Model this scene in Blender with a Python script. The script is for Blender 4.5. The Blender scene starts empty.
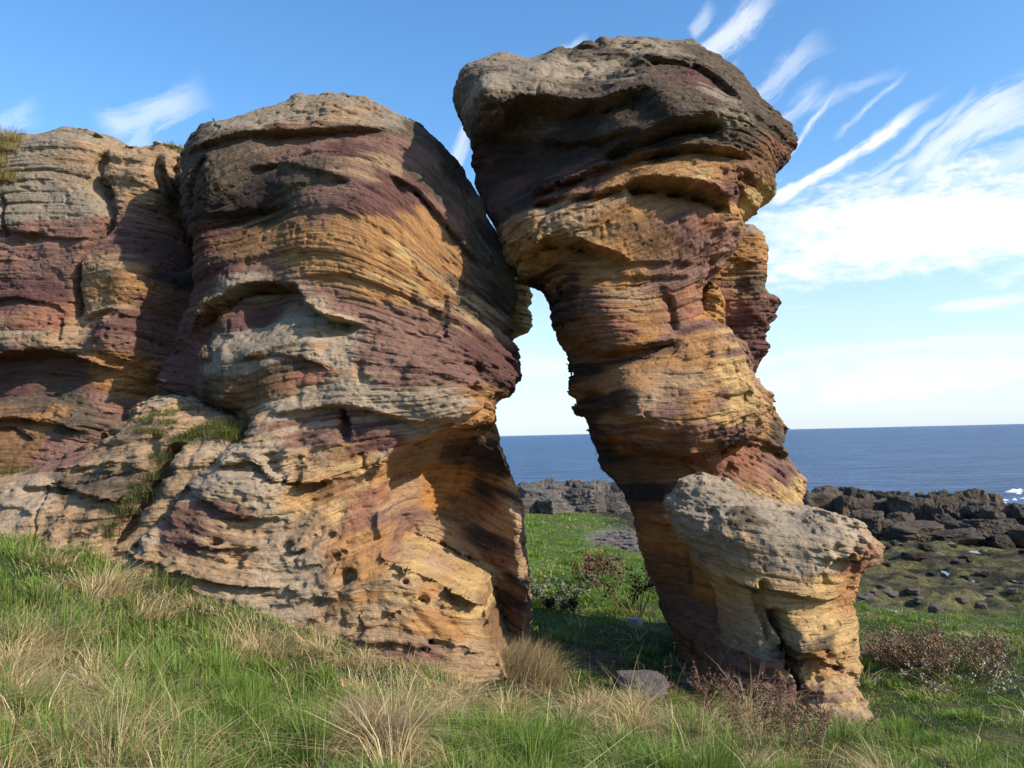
import bpy, bmesh, math, random, time
import numpy as np
from mathutils import Vector, Matrix

T0 = time.time()
rng = np.random.default_rng(7)
random.seed(7)
scene = bpy.context.scene
COL = scene.collection

# ------------------------------------------------------------------ camera
W, H, FPX = 1024, 768, 790.0
EYE = np.array([0.0, 0.0, 5.0])          # sea level is z = 0
PITCH = math.atan(51.7 / FPX)
ROLL = math.atan(0.0236)
F_ = np.array([0, math.cos(PITCH), math.sin(PITCH)])
U_ = np.array([0, -math.sin(PITCH), math.cos(PITCH)])
R_ = np.array([1.0, 0, 0])
CR = math.cos(ROLL) * R_ - math.sin(ROLL) * U_
CU = math.sin(ROLL) * R_ + math.cos(ROLL) * U_


def P(px, py, Y):
    """world point seen at photo position px,py and lying Y metres ahead"""
    d = F_ + (px - W / 2) / FPX * CR + (H / 2 - py) / FPX * CU
    return EYE + d * (Y / d[1])


cam_d = bpy.data.cameras.new('camera')
cam = bpy.data.objects.new('camera', cam_d)
COL.objects.link(cam)
cam_d.sensor_width = 36
cam_d.lens = 36 * FPX / W
cam_d.clip_start = 0.05
cam_d.clip_end = 60000
m = Matrix(((CR[0], CU[0], -F_[0], EYE[0]), (CR[1], CU[1], -F_[1], EYE[1]), (CR[2], CU[2], -F_[2], EYE[2]), (0, 0, 0, 1)))
cam.matrix_world = m
scene.camera = cam

# ------------------------------------------------------------------ noise
TAB = rng.random((64, 64, 64), dtype=np.float32)


def vn(x, y, z):
    """smooth value noise 0..1 on arrays"""
    x, y, z = np.broadcast_arrays(np.asarray(x, np.float32), np.asarray(y, np.float32), np.asarray(z, np.float32))
    xi = np.floor(x); yi = np.floor(y); zi = np.floor(z)
    fx = x - xi; fy = y - yi; fz = z - zi
    fx = fx * fx * (3 - 2 * fx); fy = fy * fy * (3 - 2 * fy); fz = fz * fz * (3 - 2 * fz)
    x0 = xi.astype(np.int32) & 63; y0 = yi.astype(np.int32) & 63; z0 = zi.astype(np.int32) & 63
    x1 = (x0 + 1) & 63; y1 = (y0 + 1) & 63; z1 = (z0 + 1) & 63
    c00 = TAB[x0, y0, z0] * (1 - fx) + TAB[x1, y0, z0] * fx
    c10 = TAB[x0, y1, z0] * (1 - fx) + TAB[x1, y1, z0] * fx
    c01 = TAB[x0, y0, z1] * (1 - fx) + TAB[x1, y0, z1] * fx
    c11 = TAB[x0, y1, z1] * (1 - fx) + TAB[x1, y1, z1] * fx
    a = c00 * (1 - fy) + c10 * fy
    b = c01 * (1 - fy) + c11 * fy
    return a * (1 - fz) + b * fz


def sn(x, y, z):
    return vn(x, y, z) * 2 - 1


def fbm(x, y, z, o=3):
    t = 0; a = 1.0; s = 0
    for i in range(o):
        t = t + a * sn(x * 2 ** i + 7.3 * i, y * 2 ** i + 3.1 * i, z * 2 ** i + 5.7 * i)
        s += a; a *= 0.5
    return t / s


def sstep(a, b, x):
    t = np.clip((x - a) / (b - a), 0, 1)
    return t * t * (3 - 2 * t)


# ------------------------------------------------------------------ interpolation helpers
def tps_fit(pts, vals, reg=1e-3):
    pts = np.asarray(pts, float); vals = np.asarray(vals, float)
    n = len(pts)
    d = np.linalg.norm(pts[:, None] - pts[None], axis=2)
    K = np.where(d > 1e-9, d * d * np.log(np.maximum(d, 1e-9)), 0)
    A = np.zeros((n + 3, n + 3))
    A[:n, :n] = K + reg * np.eye(n)
    A[:n, n] = 1; A[:n, n + 1:] = pts
    A[n, :n] = 1; A[n + 1:, :n] = pts.T
    b = np.zeros(n + 3); b[:n] = vals
    w = np.linalg.solve(A, b)
    return pts, w


def tps_eval(t, X, Z):
    pts, w = t
    n = len(pts)
    out = w[n] + w[n + 1] * X + w[n + 2] * Z
    for i in range(n):
        r2 = (X - pts[i, 0]) ** 2 + (Z - pts[i, 1]) ** 2
        out = out + w[i] * 0.5 * r2 * np.log(np.maximum(r2, 1e-12))
    return out


def poly_sd(poly, X, Z):
    """signed distance to closed polygon, positive inside"""
    best = np.full(X.shape, 1e9); inside = np.zeros(X.shape, bool)
    n = len(poly)
    for i in range(n):
        ax, az = poly[i]; bx, bz = poly[(i + 1) % n]
        ex, ez = bx - ax, bz - az
        t = np.clip(((X - ax) * ex + (Z - az) * ez) / max(ex * ex + ez * ez, 1e-12), 0, 1)
        d2 = (X - ax - t * ex) ** 2 + (Z - az - t * ez) ** 2
        best = np.minimum(best, d2)
        if abs(ez) > 1e-12:
            c = ((az > Z) != (bz > Z)) & (X < ex * (Z - az) / ez + ax)
            inside ^= c
    d = np.sqrt(best)
    return np.where(inside, d, -d)


def line_sd(line, X, Z):
    """distance to polyline, signed + above, and fade to the ends"""
    best = np.full(X.shape, 1e9); sg = np.zeros(X.shape); par = np.zeros(X.shape)
    L = [0]
    for i in range(len(line) - 1):
        L.append(L[-1] + math.hypot(line[i + 1][0] - line[i][0], line[i + 1][1] - line[i][1]))
    for i in range(len(line) - 1):
        ax, az = line[i]; bx, bz = line[i + 1]
        ex, ez = bx - ax, bz - az
        t = np.clip(((X - ax) * ex + (Z - az) * ez) / max(ex * ex + ez * ez, 1e-12), 0, 1)
        cx = ax + t * ex; cz = az + t * ez
        d2 = (X - cx) ** 2 + (Z - cz) ** 2
        k = d2 < best
        best = np.where(k, d2, best)
        cr = ex * (Z - az) - ez * (X - ax)
        sg = np.where(k, np.sign(cr) * (1 if ex >= 0 else -1), sg)
        par = np.where(k, L[i] + t * (L[i + 1] - L[i]), par)
    q = par / L[-1]
    fade = sstep(0, 0.14, q) * sstep(0, 0.14, 1 - q)
    return np.sqrt(best), sg, fade


# ------------------------------------------------------------------ surface nets
def surface_nets(f, ids, org, sp):
    nx, ny, nz = f.shape
    s = f < 0
    cnt = np.zeros((nx - 1, ny - 1, nz - 1), np.int8)
    for a in (0, 1):
        for b in (0, 1):
            for c in (0, 1):
                cnt += s[a:nx - 1 + a, b:ny - 1 + b, c:nz - 1 + c]
    I, J, K = np.nonzero((cnt > 0) & (cnt < 8))
    n = len(I)
    corners = [(a, b, c) for a in (0, 1) for b in (0, 1) for c in (0, 1)]
    V = {k: f[I + k[0], J + k[1], K + k[2]] for k in corners}
    acc = np.zeros((n, 3)); num = np.zeros(n)
    for a in corners:
        for ax in range(3):
            if a[ax] == 0:
                b = list(a); b[ax] = 1; b = tuple(b)
                va, vb = V[a], V[b]
                c = (va < 0) != (vb < 0)
                t = np.where(c, va / np.where(c, va - vb, 1), 0)
                p = np.tile(np.array(a, float), (n, 1)); p[:, ax] = t
                acc += p * c[:, None]; num += c
    pos = acc / num[:, None] + np.stack([I, J, K], 1)
    idx = np.full((nx - 1, ny - 1, nz - 1), -1, np.int32)
    idx[I, J, K] = np.arange(n)
    quads = []; qid = []
    for ax in range(3):
        sl0 = [slice(None)] * 3; sl1 = [slice(None)] * 3
        sl0[ax] = slice(0, -1); sl1[ax] = slice(1, None)
        ch = s[tuple(sl0)] != s[tuple(sl1)]
        o = [(ax + 1) % 3, (ax + 2) % 3]
        E = np.stack(np.nonzero(ch), 1)
        ok = (E[:, o[0]] > 0) & (E[:, o[1]] > 0) & (E[:, o[0]] < f.shape[o[0]] - 1) & (E[:, o[1]] < f.shape[o[1]] - 1)
        E = E[ok]
        d0 = np.zeros(3, int); d1 = np.zeros(3, int); d0[o[0]] = 1; d1[o[1]] = 1
        q = np.stack([idx[tuple((E - d0 - d1).T)], idx[tuple((E - d1).T)], idx[tuple(E.T)], idx[tuple((E - d0).T)]], 1)
        neg = s[tuple(E.T)]
        q[~neg] = q[~neg][:, ::-1]
        quads.append(q); qid.append(ids[tuple(E.T)])
    return org + pos * np.array(sp), np.concatenate(quads), np.concatenate(qid)


def mesh_np(name, verts, faces, k, smooth=True):
    """mesh from numpy arrays, faces all with k corners"""
    me = bpy.data.meshes.new(name)
    nv, nf = len(verts), len(faces)
    me.vertices.add(nv); me.vertices.foreach_set('co', np.asarray(verts, np.float32).ravel())
    me.loops.add(nf * k); me.loops.foreach_set('vertex_index', np.asarray(faces, np.int32).ravel())
    me.polygons.add(nf)
    me.polygons.foreach_set('loop_start', np.arange(0, nf * k, k, dtype=np.int32))
    try:
        me.polygons.foreach_set('loop_total', np.full(nf, k, np.int32))
    except Exception:
        pass
    me.polygons.foreach_set('use_smooth', np.full(nf, smooth))
    me.update(calc_edges=True)
    me.validate()
    return me


def set_col(me, name, rgb):
    a = me.attributes.new(name, 'FLOAT_COLOR', 'POINT')
    c = np.ones((len(rgb), 4), np.float32); c[:, :3] = rgb
    a.data.foreach_set('color', c.ravel())


def set_vec(me, name, v):
    a = me.attributes.new(name, 'FLOAT_VECTOR', 'POINT')
    a.data.foreach_set('vector', np.asarray(v, np.float32).ravel())


def tag(o, label=None, cat=None, group=None, kind=None):
    if label: o['label'] = label
    if cat: o['category'] = cat
    if group: o['group'] = group
    if kind: o['kind'] = kind
    return o


def link(name, me, mat=None, parent=None, loc=None):
    o = bpy.data.objects.new(name, me)
    COL.objects.link(o)
    if mat and me is not None and not me.materials: me.materials.append(mat)
    if parent is not None: o.parent = parent
    if loc is not None: o.location = loc
    return o


# ------------------------------------------------------------------ materials
def new_mat(name):
    mt = bpy.data.materials.new(name); mt.use_nodes = True
    nt = mt.node_tree
    for n in list(nt.nodes): nt.nodes.remove(n)
    out = nt.nodes.new('ShaderNodeOutputMaterial')
    return mt, nt, out


class NB:
    """small helper to chain shader nodes"""
    def __init__(self, nt): self.nt = nt

    def n(self, typ, **kw):
        nd = self.nt.nodes.new(typ)
        for k, v in kw.items(): setattr(nd, k, v)
        return nd

    def put(self, sock, v):
        if v is None: return
        if isinstance(v, bpy.types.NodeSocket): self.nt.links.new(v, sock)
        else: sock.default_value = v

    def math(self, op, a, b=None, c=None, clamp=False):
        nd = self.n('ShaderNodeMath', operation=op, use_clamp=clamp)
        self.put(nd.inputs[0], a); self.put(nd.inputs[1], b); self.put(nd.inputs[2], c)
        return nd.outputs[0]

    def vmath(self, op, a, b=None, scale=None):
        nd = self.n('ShaderNodeVectorMath', operation=op)
        self.put(nd.inputs[0], a)
        if b is not None: self.put(nd.inputs[1], b)
        if scale is not None: self.put(nd.inputs['Scale'], scale)
        return nd.outputs['Value'] if op in ('DOT_PRODUCT', 'LENGTH', 'DISTANCE') else nd.outputs['Vector']

    def noise(self, vec, scale, detail=3, rough=0.55, dist=0):
        nd = self.n('ShaderNodeTexNoise')
        self.put(nd.inputs['Vector'], vec); nd.inputs['Scale'].default_value = scale
        nd.inputs['Detail'].default_value = detail; nd.inputs['Roughness'].default_value = rough
        nd.inputs['Distortion'].default_value = dist
        return nd.outputs[0]

    def ramp(self, v, a, b, smooth=True):
        nd = self.n('ShaderNodeMapRange')
        if smooth: nd.interpolation_type = 'SMOOTHSTEP'
        self.put(nd.inputs[0], v)
        self.put(nd.inputs[1], a); self.put(nd.inputs[2], b)
        nd.inputs[3].default_value = 0; nd.inputs[4].default_value = 1
        return nd.outputs[0]

    def lin(self, v, a, b, c, d):
        nd = self.n('ShaderNodeMapRange')
        self.put(nd.inputs[0], v)
        for i, q in enumerate((a, b, c, d)): nd.inputs[i + 1].default_value = q
        return nd.outputs[0]

    def mix(self, fac, a, b, blend='MIX'):
        nd = self.n('ShaderNodeMix', data_type='RGBA', blend_type=blend)
        self.put(nd.inputs[0], fac)
        self.put(nd.inputs[6], a if isinstance(a, bpy.types.NodeSocket) else (*a, 1))
        self.put(nd.inputs[7], b if isinstance(b, bpy.types.NodeSocket) else (*b, 1))
        return nd.outputs[2]

    def attr(self, name, out='Color'):
        nd = self.n('ShaderNodeAttribute', attribute_name=name)
        return nd.outputs[out]

    def scalev(self, v, x, y, z):
        return self.vmath('MULTIPLY', v, (x, y, z))

    def bump(self, h, strength=0.5, dist=0.02, normal=None):
        nd = self.n('ShaderNodeBump')
        nd.inputs['Strength'].default_value = strength; nd.inputs['Distance'].default_value = dist
        self.put(nd.inputs['Height'], h)
        if normal is not None: self.put(nd.inputs['Normal'], normal)
        return nd.outputs[0]

    def bsdf(self, color, rough=0.9, normal=None, spec=0.3):
        nd = self.n('ShaderNodeBsdfPrincipled')
        self.put(nd.inputs['Base Color'], color if isinstance(color, bpy.types.NodeSocket) else (*color, 1))
        self.put(nd.inputs['Roughness'], rough)
        nd.inputs['Specular IOR Level'].default_value = spec
        if normal is not None: self.put(nd.inputs['Normal'], normal)
        return nd


def rock_material():
    mt, nt, out = new_mat('sandstone')
    b = NB(nt)
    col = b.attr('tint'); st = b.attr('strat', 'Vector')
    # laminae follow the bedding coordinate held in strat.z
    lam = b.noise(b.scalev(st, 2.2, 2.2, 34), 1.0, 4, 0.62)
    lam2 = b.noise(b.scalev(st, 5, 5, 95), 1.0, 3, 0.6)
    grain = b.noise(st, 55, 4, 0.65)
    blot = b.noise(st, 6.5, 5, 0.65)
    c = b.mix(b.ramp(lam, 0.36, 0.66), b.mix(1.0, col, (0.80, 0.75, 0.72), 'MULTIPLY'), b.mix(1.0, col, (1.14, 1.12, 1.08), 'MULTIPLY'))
    c = b.mix(b.math('MULTIPLY', b.ramp(lam2, 0.50, 0.70), 0.30), c, b.mix(1.0, c, (0.55, 0.46, 0.45), 'MULTIPLY'))
    c = b.mix(b.math('MULTIPLY', b.ramp(blot, 0.56, 0.74), 0.30), c, (0.105, 0.082, 0.07))     # lichen and dirt specks
    c = b.mix(b.math('MULTIPLY', b.ramp(grain, 0.35, 0.7), 0.35), b.mix(1.0, c, (0.8, 0.8, 0.8), 'MULTIPLY'), c)
    stn = b.noise(b.scalev(st, 1.3, 1.3, 11), 1.0, 6, 0.68)
    c = b.mix(b.math('MULTIPLY', b.ramp(stn, 0.52, 0.68), 0.36), c, b.mix(1.0, c, (0.30, 0.23, 0.23), 'MULTIPLY'))
    run = b.noise(b.scalev(st, 9, 9, 0.9), 1.0, 4, 0.6)
    c = b.mix(b.math('MULTIPLY', b.ramp(run, 0.56, 0.72), 0.25), c, b.mix(1.0, c, (0.42, 0.38, 0.38), 'MULTIPLY'))
    # pale crust lichen, as a vertex mask
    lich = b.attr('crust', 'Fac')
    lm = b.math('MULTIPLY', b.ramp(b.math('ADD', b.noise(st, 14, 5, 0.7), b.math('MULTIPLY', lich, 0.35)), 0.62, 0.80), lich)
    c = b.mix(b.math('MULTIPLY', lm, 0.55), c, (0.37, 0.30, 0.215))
    h = b.math('ADD', b.math('MULTIPLY', lam, 0.8), b.math('MULTIPLY', lam2, 0.35))
    n1 = b.bump(h, 0.9, 0.04)
    h2 = b.math('ADD', b.math('MULTIPLY', b.noise(st, 22, 6, 0.68), 1.0), b.math('MULTIPLY', grain, 0.35))
    n2 = b.bump(h2, 0.8, 0.035, n1)
    s = b.bsdf(c, 0.92, n2, 0.2)
    nt.links.new(s.outputs[0], out.inputs[0])
    return mt


M_ROCK = rock_material()

# ------------------------------------------------------------------ rock sculpting
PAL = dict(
    G=(0.235, 0.176, 0.118), D=(0.060, 0.047, 0.041), P=(0.165, 0.082, 0.072), M=(0.27, 0.155, 0.118),  # D: dark lichen, and shade painted on left faces, undersides and hollows
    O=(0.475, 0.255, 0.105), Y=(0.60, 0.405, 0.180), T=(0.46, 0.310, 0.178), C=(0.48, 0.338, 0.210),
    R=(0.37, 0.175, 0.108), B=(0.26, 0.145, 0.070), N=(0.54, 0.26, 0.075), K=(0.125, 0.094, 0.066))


class Body:
    def __init__(s, name, outline, ymid, thick, front, R=0.5, ledges=(), grooves=(), insets=(), beds=(), tint=(), rough=1.0, lumps=(), pits=(), rim=(), hack=(), calm=1.0, lk=1.0):
        s.calm = calm; s.name = name; s.ymid = ymid; s.thick = thick; s.R = R; s.rough = rough
        s.poly = []
        for o in outline:
            p = P(o[0], o[1], o[2] if len(o) > 2 else ymid); s.poly.append((p[0], p[2]))
        fp = [P(*q) for q in front]
        s.front = tps_fit([(p[0], p[2]) for p in fp], [p[1] for p in fp], 2e-3)
        s.ledges = [(s.on(l[0]), l[1] * lk, l[2] * (1 + (lk - 1) * 0.5), l[3] * lk, l[4]) for l in ledges]
        s.grooves = [(s.on(g[0]), *g[1:]) for g in grooves]
        s.insets = []
        for poly, ctr, soft in insets:
            cp = [P(*q) for q in ctr]
            s.insets.append(([(P(q[0], q[1], q[2])[0], P(q[0], q[1], q[2])[2]) for q in poly], tps_fit([(p[0], p[2]) for p in cp], [p[1] for p in cp], 2e-3), soft))
        pts, hs = [], []
        for l in beds:
            w = s.on(l); zm = np.mean([q[1] for q in w])
            for q in w: pts.append(q); hs.append(q[1] - zm)
        s.bed = tps_fit(pts, hs, 0.05) if pts else None
        s.pits = []
        for q in pits:
            (x, z), = s.on([(q[0], q[1])]); y = float(tps_eval(s.front, np.array(x), np.array(z)))
            k = y / FPX
            s.pits.append((x, y + q[4] if len(q) > 4 else y, z, q[2] * k, q[3] * k))
        s.rim = [(*s.on([(q[0], q[1])])[0], q[2]) for q in rim]
        s.hack = [(*s.on([(q[0], q[1])])[0], q[2], q[3]) for q in hack]
        s.lumps = [(P(*q[:3]), q[3]) for q in lumps]
        s.tint = []
        for px, py, c in tint:
            (x, z), = s.on([(px, py)])
            s.tint.append((x, z, c))

    def on(s, pts):
        """photo points to world x,z on the front surface"""
        r = []
        for q in pts:
            Y = q[2] if len(q) > 2 else s.ymid - 0.6
            for _ in range(1 if len(q) > 2 else 6):
                p = P(q[0], q[1], Y)
                if len(q) <= 2: Y = float(np.clip(tps_eval(s.front, np.array(p[0]), np.array(p[2])), 6.5, 13))
            r.append((p[0], p[2]))
        return r

    def bedz(s, X, Z):
        if s.bed is None: return Z
        return Z - np.clip(tps_eval(s.bed, X, Z), -1.5, 1.5)

    def maps(s, X, Z):
        d = poly_sd(s.poly, X, Z)
        # ragged silhouettes: in-plane noise along the bedding
        edge = sstep(0.0, 0.16, d)
        S = s.bedz(X, Z)
        d = d + s.rough * (0.022 * sn(X * 0.7, 3.3, S * 7) + 0.04 * sn(X * 1.5, 9.1, Z * 1.5) + 0.012 * sn(X * 2, 1.7, S * 19))
        yf = tps_eval(s.front, X, Z)
        for ln, A, wb, A2, wa in s.ledges:
            ds, sg, fade = line_sd(ln, X, Z)
            below = A * np.exp(-(ds / wb)) * sstep(-0.0, 0.05, np.where(sg < 0, ds, 0))
            above = -A2 * np.exp(-(ds / wa))
            yf = yf + edge * fade * np.where(sg < 0, below - A2 * np.exp(-(ds / 0.03)), above)
        for ln, A, w in s.grooves:
            ds, sg, fade = line_sd(ln, X, Z)
            wv = w * (0.6 + 0.9 * vn(X * 2, 5.5, Z * 2))
            yf = yf + fade * A * np.exp(-(ds / wv) ** 2)
        for poly, t, soft in s.insets:
            di = poly_sd(poly, X, Z) + 0.04 * sn(X * 3, 2.2, Z * 3)
            yi = tps_eval(t, X, Z)
            w = sstep(-soft * 0.3, soft, di)
            yf = yf * (1 - w) + np.maximum(yi, yf) * w
        for (c, r) in s.lumps:
            q = r * r - (X - c[0]) ** 2 - (Z - c[2]) ** 2
            yl = c[1] - np.sqrt(np.maximum(q, 0))
            yf = np.where(q > 0, np.minimum(yf, yl), yf)
        yb = np.maximum(s.ymid + s.thick * (0.8 + 0.4 * vn(X * 0.6, 8.8, Z * 0.6)), yf + 0.4)
        R = s.R
        if s.rim:
            num, den = s.R * 0.5, 0.5
            for x, z, r in s.rim:
                w = 1 / ((X - x) ** 2 + (Z - z) ** 2 + 0.02) ** 1.5
                num = num + w * r; den = den + w
            R = num / den
        k = np.clip(1 - d / R, 0, 1)
        e = 1 - np.sqrt(np.maximum(1 - k * k, 0))
        yf2 = yf + (np.maximum(s.ymid, yf) - yf) * e
        yb2 = yb + (np.maximum(s.ymid, yf + 0.05) - yb) * e
        return d, yf2, yb2, S

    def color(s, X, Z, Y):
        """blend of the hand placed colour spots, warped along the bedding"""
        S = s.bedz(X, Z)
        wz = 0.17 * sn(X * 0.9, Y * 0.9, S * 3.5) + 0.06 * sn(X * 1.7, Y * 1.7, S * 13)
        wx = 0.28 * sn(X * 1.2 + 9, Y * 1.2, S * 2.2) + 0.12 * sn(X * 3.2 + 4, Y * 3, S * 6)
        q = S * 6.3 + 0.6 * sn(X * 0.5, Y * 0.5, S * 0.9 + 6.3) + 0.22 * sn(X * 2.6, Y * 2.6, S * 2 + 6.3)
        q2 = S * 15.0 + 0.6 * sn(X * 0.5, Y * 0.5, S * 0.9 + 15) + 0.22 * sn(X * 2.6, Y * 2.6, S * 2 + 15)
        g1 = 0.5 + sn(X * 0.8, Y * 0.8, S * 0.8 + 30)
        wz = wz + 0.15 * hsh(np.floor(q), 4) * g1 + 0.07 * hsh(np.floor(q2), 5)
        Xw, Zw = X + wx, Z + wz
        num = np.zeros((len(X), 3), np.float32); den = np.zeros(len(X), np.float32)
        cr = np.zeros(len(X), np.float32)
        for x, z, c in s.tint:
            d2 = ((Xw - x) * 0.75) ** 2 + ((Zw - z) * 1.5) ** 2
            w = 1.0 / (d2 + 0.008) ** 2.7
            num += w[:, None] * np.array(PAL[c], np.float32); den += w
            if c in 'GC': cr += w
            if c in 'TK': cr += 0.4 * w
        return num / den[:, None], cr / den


def subdivide(V, Q, qi):
    """each quad to four, with new points at edge and face centres"""
    n = len(V)
    E = np.concatenate([Q[:, [0, 1]], Q[:, [1, 2]], Q[:, [2, 3]], Q[:, [3, 0]]])
    key = np.sort(E, 1).astype(np.int64); key = key[:, 0] * n + key[:, 1]
    u, inv = np.unique(key, return_inverse=True)
    inv = inv.ravel()
    em = (V[u // n] + V[u % n]) / 2
    fm = V[Q].mean(1)
    m = len(Q); e = [inv[i * m:(i + 1) * m] + n for i in range(4)]
    c = np.arange(m) + n + len(u)
    Q2 = np.concatenate([np.stack([Q[:, 0], e[0], c, e[3]], 1), np.stack([e[0], Q[:, 1], e[1], c], 1), np.stack([c, e[1], Q[:, 2], e[2]], 1), np.stack([e[3], c, e[2], Q[:, 3]], 1)])
    return np.concatenate([V, em, fm]), Q2, np.concatenate([qi] * 4)


def vnormals(V, Q):
    fn = np.cross(V[Q[:, 2]] - V[Q[:, 0]], V[Q[:, 3]] - V[Q[:, 1]])
    N = np.zeros_like(V)
    for c in range(4):
        for a in range(3): N[:, a] += np.bincount(Q[:, c], fn[:, a], len(V))
    return N / (np.linalg.norm(N, axis=1)[:, None] + 1e-12)


def hsh(a, b, c=0):
    return TAB[(np.asarray(a, np.int64) * 7 + 3) & 63, (np.asarray(b, np.int64) * 13 + 5) & 63, (np.asarray(c, np.int64) * 5 + (np.asarray(a, np.int64) >> 6) * 11) & 63] * 2 - 1


def fine_relief(V, Q, bodies, Sx, ids, org, sp):
    N = vnormals(V, Q)
    x, y, z = [V[:, i].astype(np.float32) for i in range(3)]
    gi = np.clip(np.rint((V - np.array(org)) / np.array(sp)).astype(int), 0, np.array(Sx.shape) - 1)
    vid = ids[gi[:, 0], gi[:, 1], gi[:, 2]]
    s = Sx[gi[:, 0], gi[:, 1], gi[:, 2]].copy()
    calm = np.ones(len(V), np.float32); hk = np.zeros(len(V), np.float32)
    for i, b in enumerate(bodies):
        k = vid == i
        if not k.any(): continue
        if b.bed is not None: s[k] = b.bedz(x[k], z[k])
        else: s[k] = z[k]
        calm[k] = b.calm
        for hx, hz, hr, hv in b.hack:
            hk = np.maximum(hk, np.where(k, hv * np.exp(-(((x - hx) ** 2 + (z - hz) ** 2) / hr ** 2) ** 2), 0))
    n = np.zeros(len(V), np.float32)
    flat = sstep(0.25, 0.75, 1 - np.abs(N[:, 2])).astype(np.float32)      # beds show on steep faces
    wob = sn(x * 1.1, y * 1.1, z * 1.1 + 3)
    broad = 0.15 + 1.1 * sstep(0.35, 0.62, vn(x * 0.75 + 50, y * 0.75, z * 0.75))
    for fr, am in ((6.3, 0.020), (15.0, 0.0095), (36.0, 0.0052)):
        q = s * fr + 0.6 * sn(x * 0.5, y * 0.5, s * 0.9 + fr) + 0.22 * sn(x * 2.6, y * 2.6, s * 2 + fr)
        k = np.floor(q); t = q - k
        uu = (x * 0.83 + y * 0.56) * fr * 0.30 * (1 + 0.35 * hsh(k, 1)) + 9 * hsh(k, 2) + 0.25 * sn(x * 5, y * 5, z * 5 + fr)
        c = np.floor(uu); tu = uu - c
        off = hsh(k, c, 3)
        e = np.minimum(t, 1 - t) / fr; eu = np.minimum(tu, 1 - tu) / (fr * 0.30)
        here = sstep(0.35, 0.6, vn(x * 0.9 + fr, y * 0.9, s * 1.5 + 3 * fr)) 
        blk = np.clip(sstep(0.52, 0.68, vn(x * 0.8 + 2 * fr, y * 0.8, z * 0.9 + 5)) + 0.6 * hk, 0, 1.0)
        # softened block edges
        so_ = off * sstep(0, 0.10, np.minimum(tu, 1 - tu)) * blk + 0.8 * hsh(k, 9) * (1 - 0.6 * blk) * (0.4 + 0.6 * wob)
        bed = so_ - 0.5 * np.abs(2 * t - 1) ** 3 - 0.45 * (t - 0.5)
        joint = np.exp(-(e * (2.2 if fr > 20 else 1.0) / 0.010) ** 2) * (0.35 + 0.65 * here)
        vj = np.exp(-(eu / 0.012) ** 2) * blk
        n += calm * am * flat * (0.12 + 1.0 * here * broad + 0.3 * hk) * (0.75 * bed - 0.9 * joint - 0.38 * vj)
    # steep open joints and thin fractures
    for f1, w, a in ((0.75, 0.012, 0.05), (1.7, 0.018, 0.022)):
        j = np.abs(sn(x * f1 + 3 + 0.1 * sn(x * 4, y * 4, z * 4), y * f1, s * f1 * 0.30 + 11 * f1))
        gate = sstep(0.5, 0.62, vn(x * 0.7 + 9, y * 0.7, z * 0.9 + 7 * f1))
        n -= calm * a * gate * np.exp(-(j / (w * f1 * 2.2)) ** 2)
    # pitting and grain
    pm = sstep(0.50, 0.70, vn(x * 1.1 + 31, y * 1.1, z * 1.1))
    n -= 0.028 * pm * sstep(0.66, 0.80, vn(x * 13, y * 13, s * 20))
    n -= 0.012 * sstep(0.70, 0.82, vn(x * 24, y * 24, s * 34))
    n += 0.0055 * sn(x * 22, y * 22, z * 26) + 0.004 * np.abs(sn(x * 31, y * 31, z * 40))
    print('fine', len(V), round(time.time() - T0, 1))
    return V + N * np.clip(n, -0.10, 0.06)[:, None]


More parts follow.
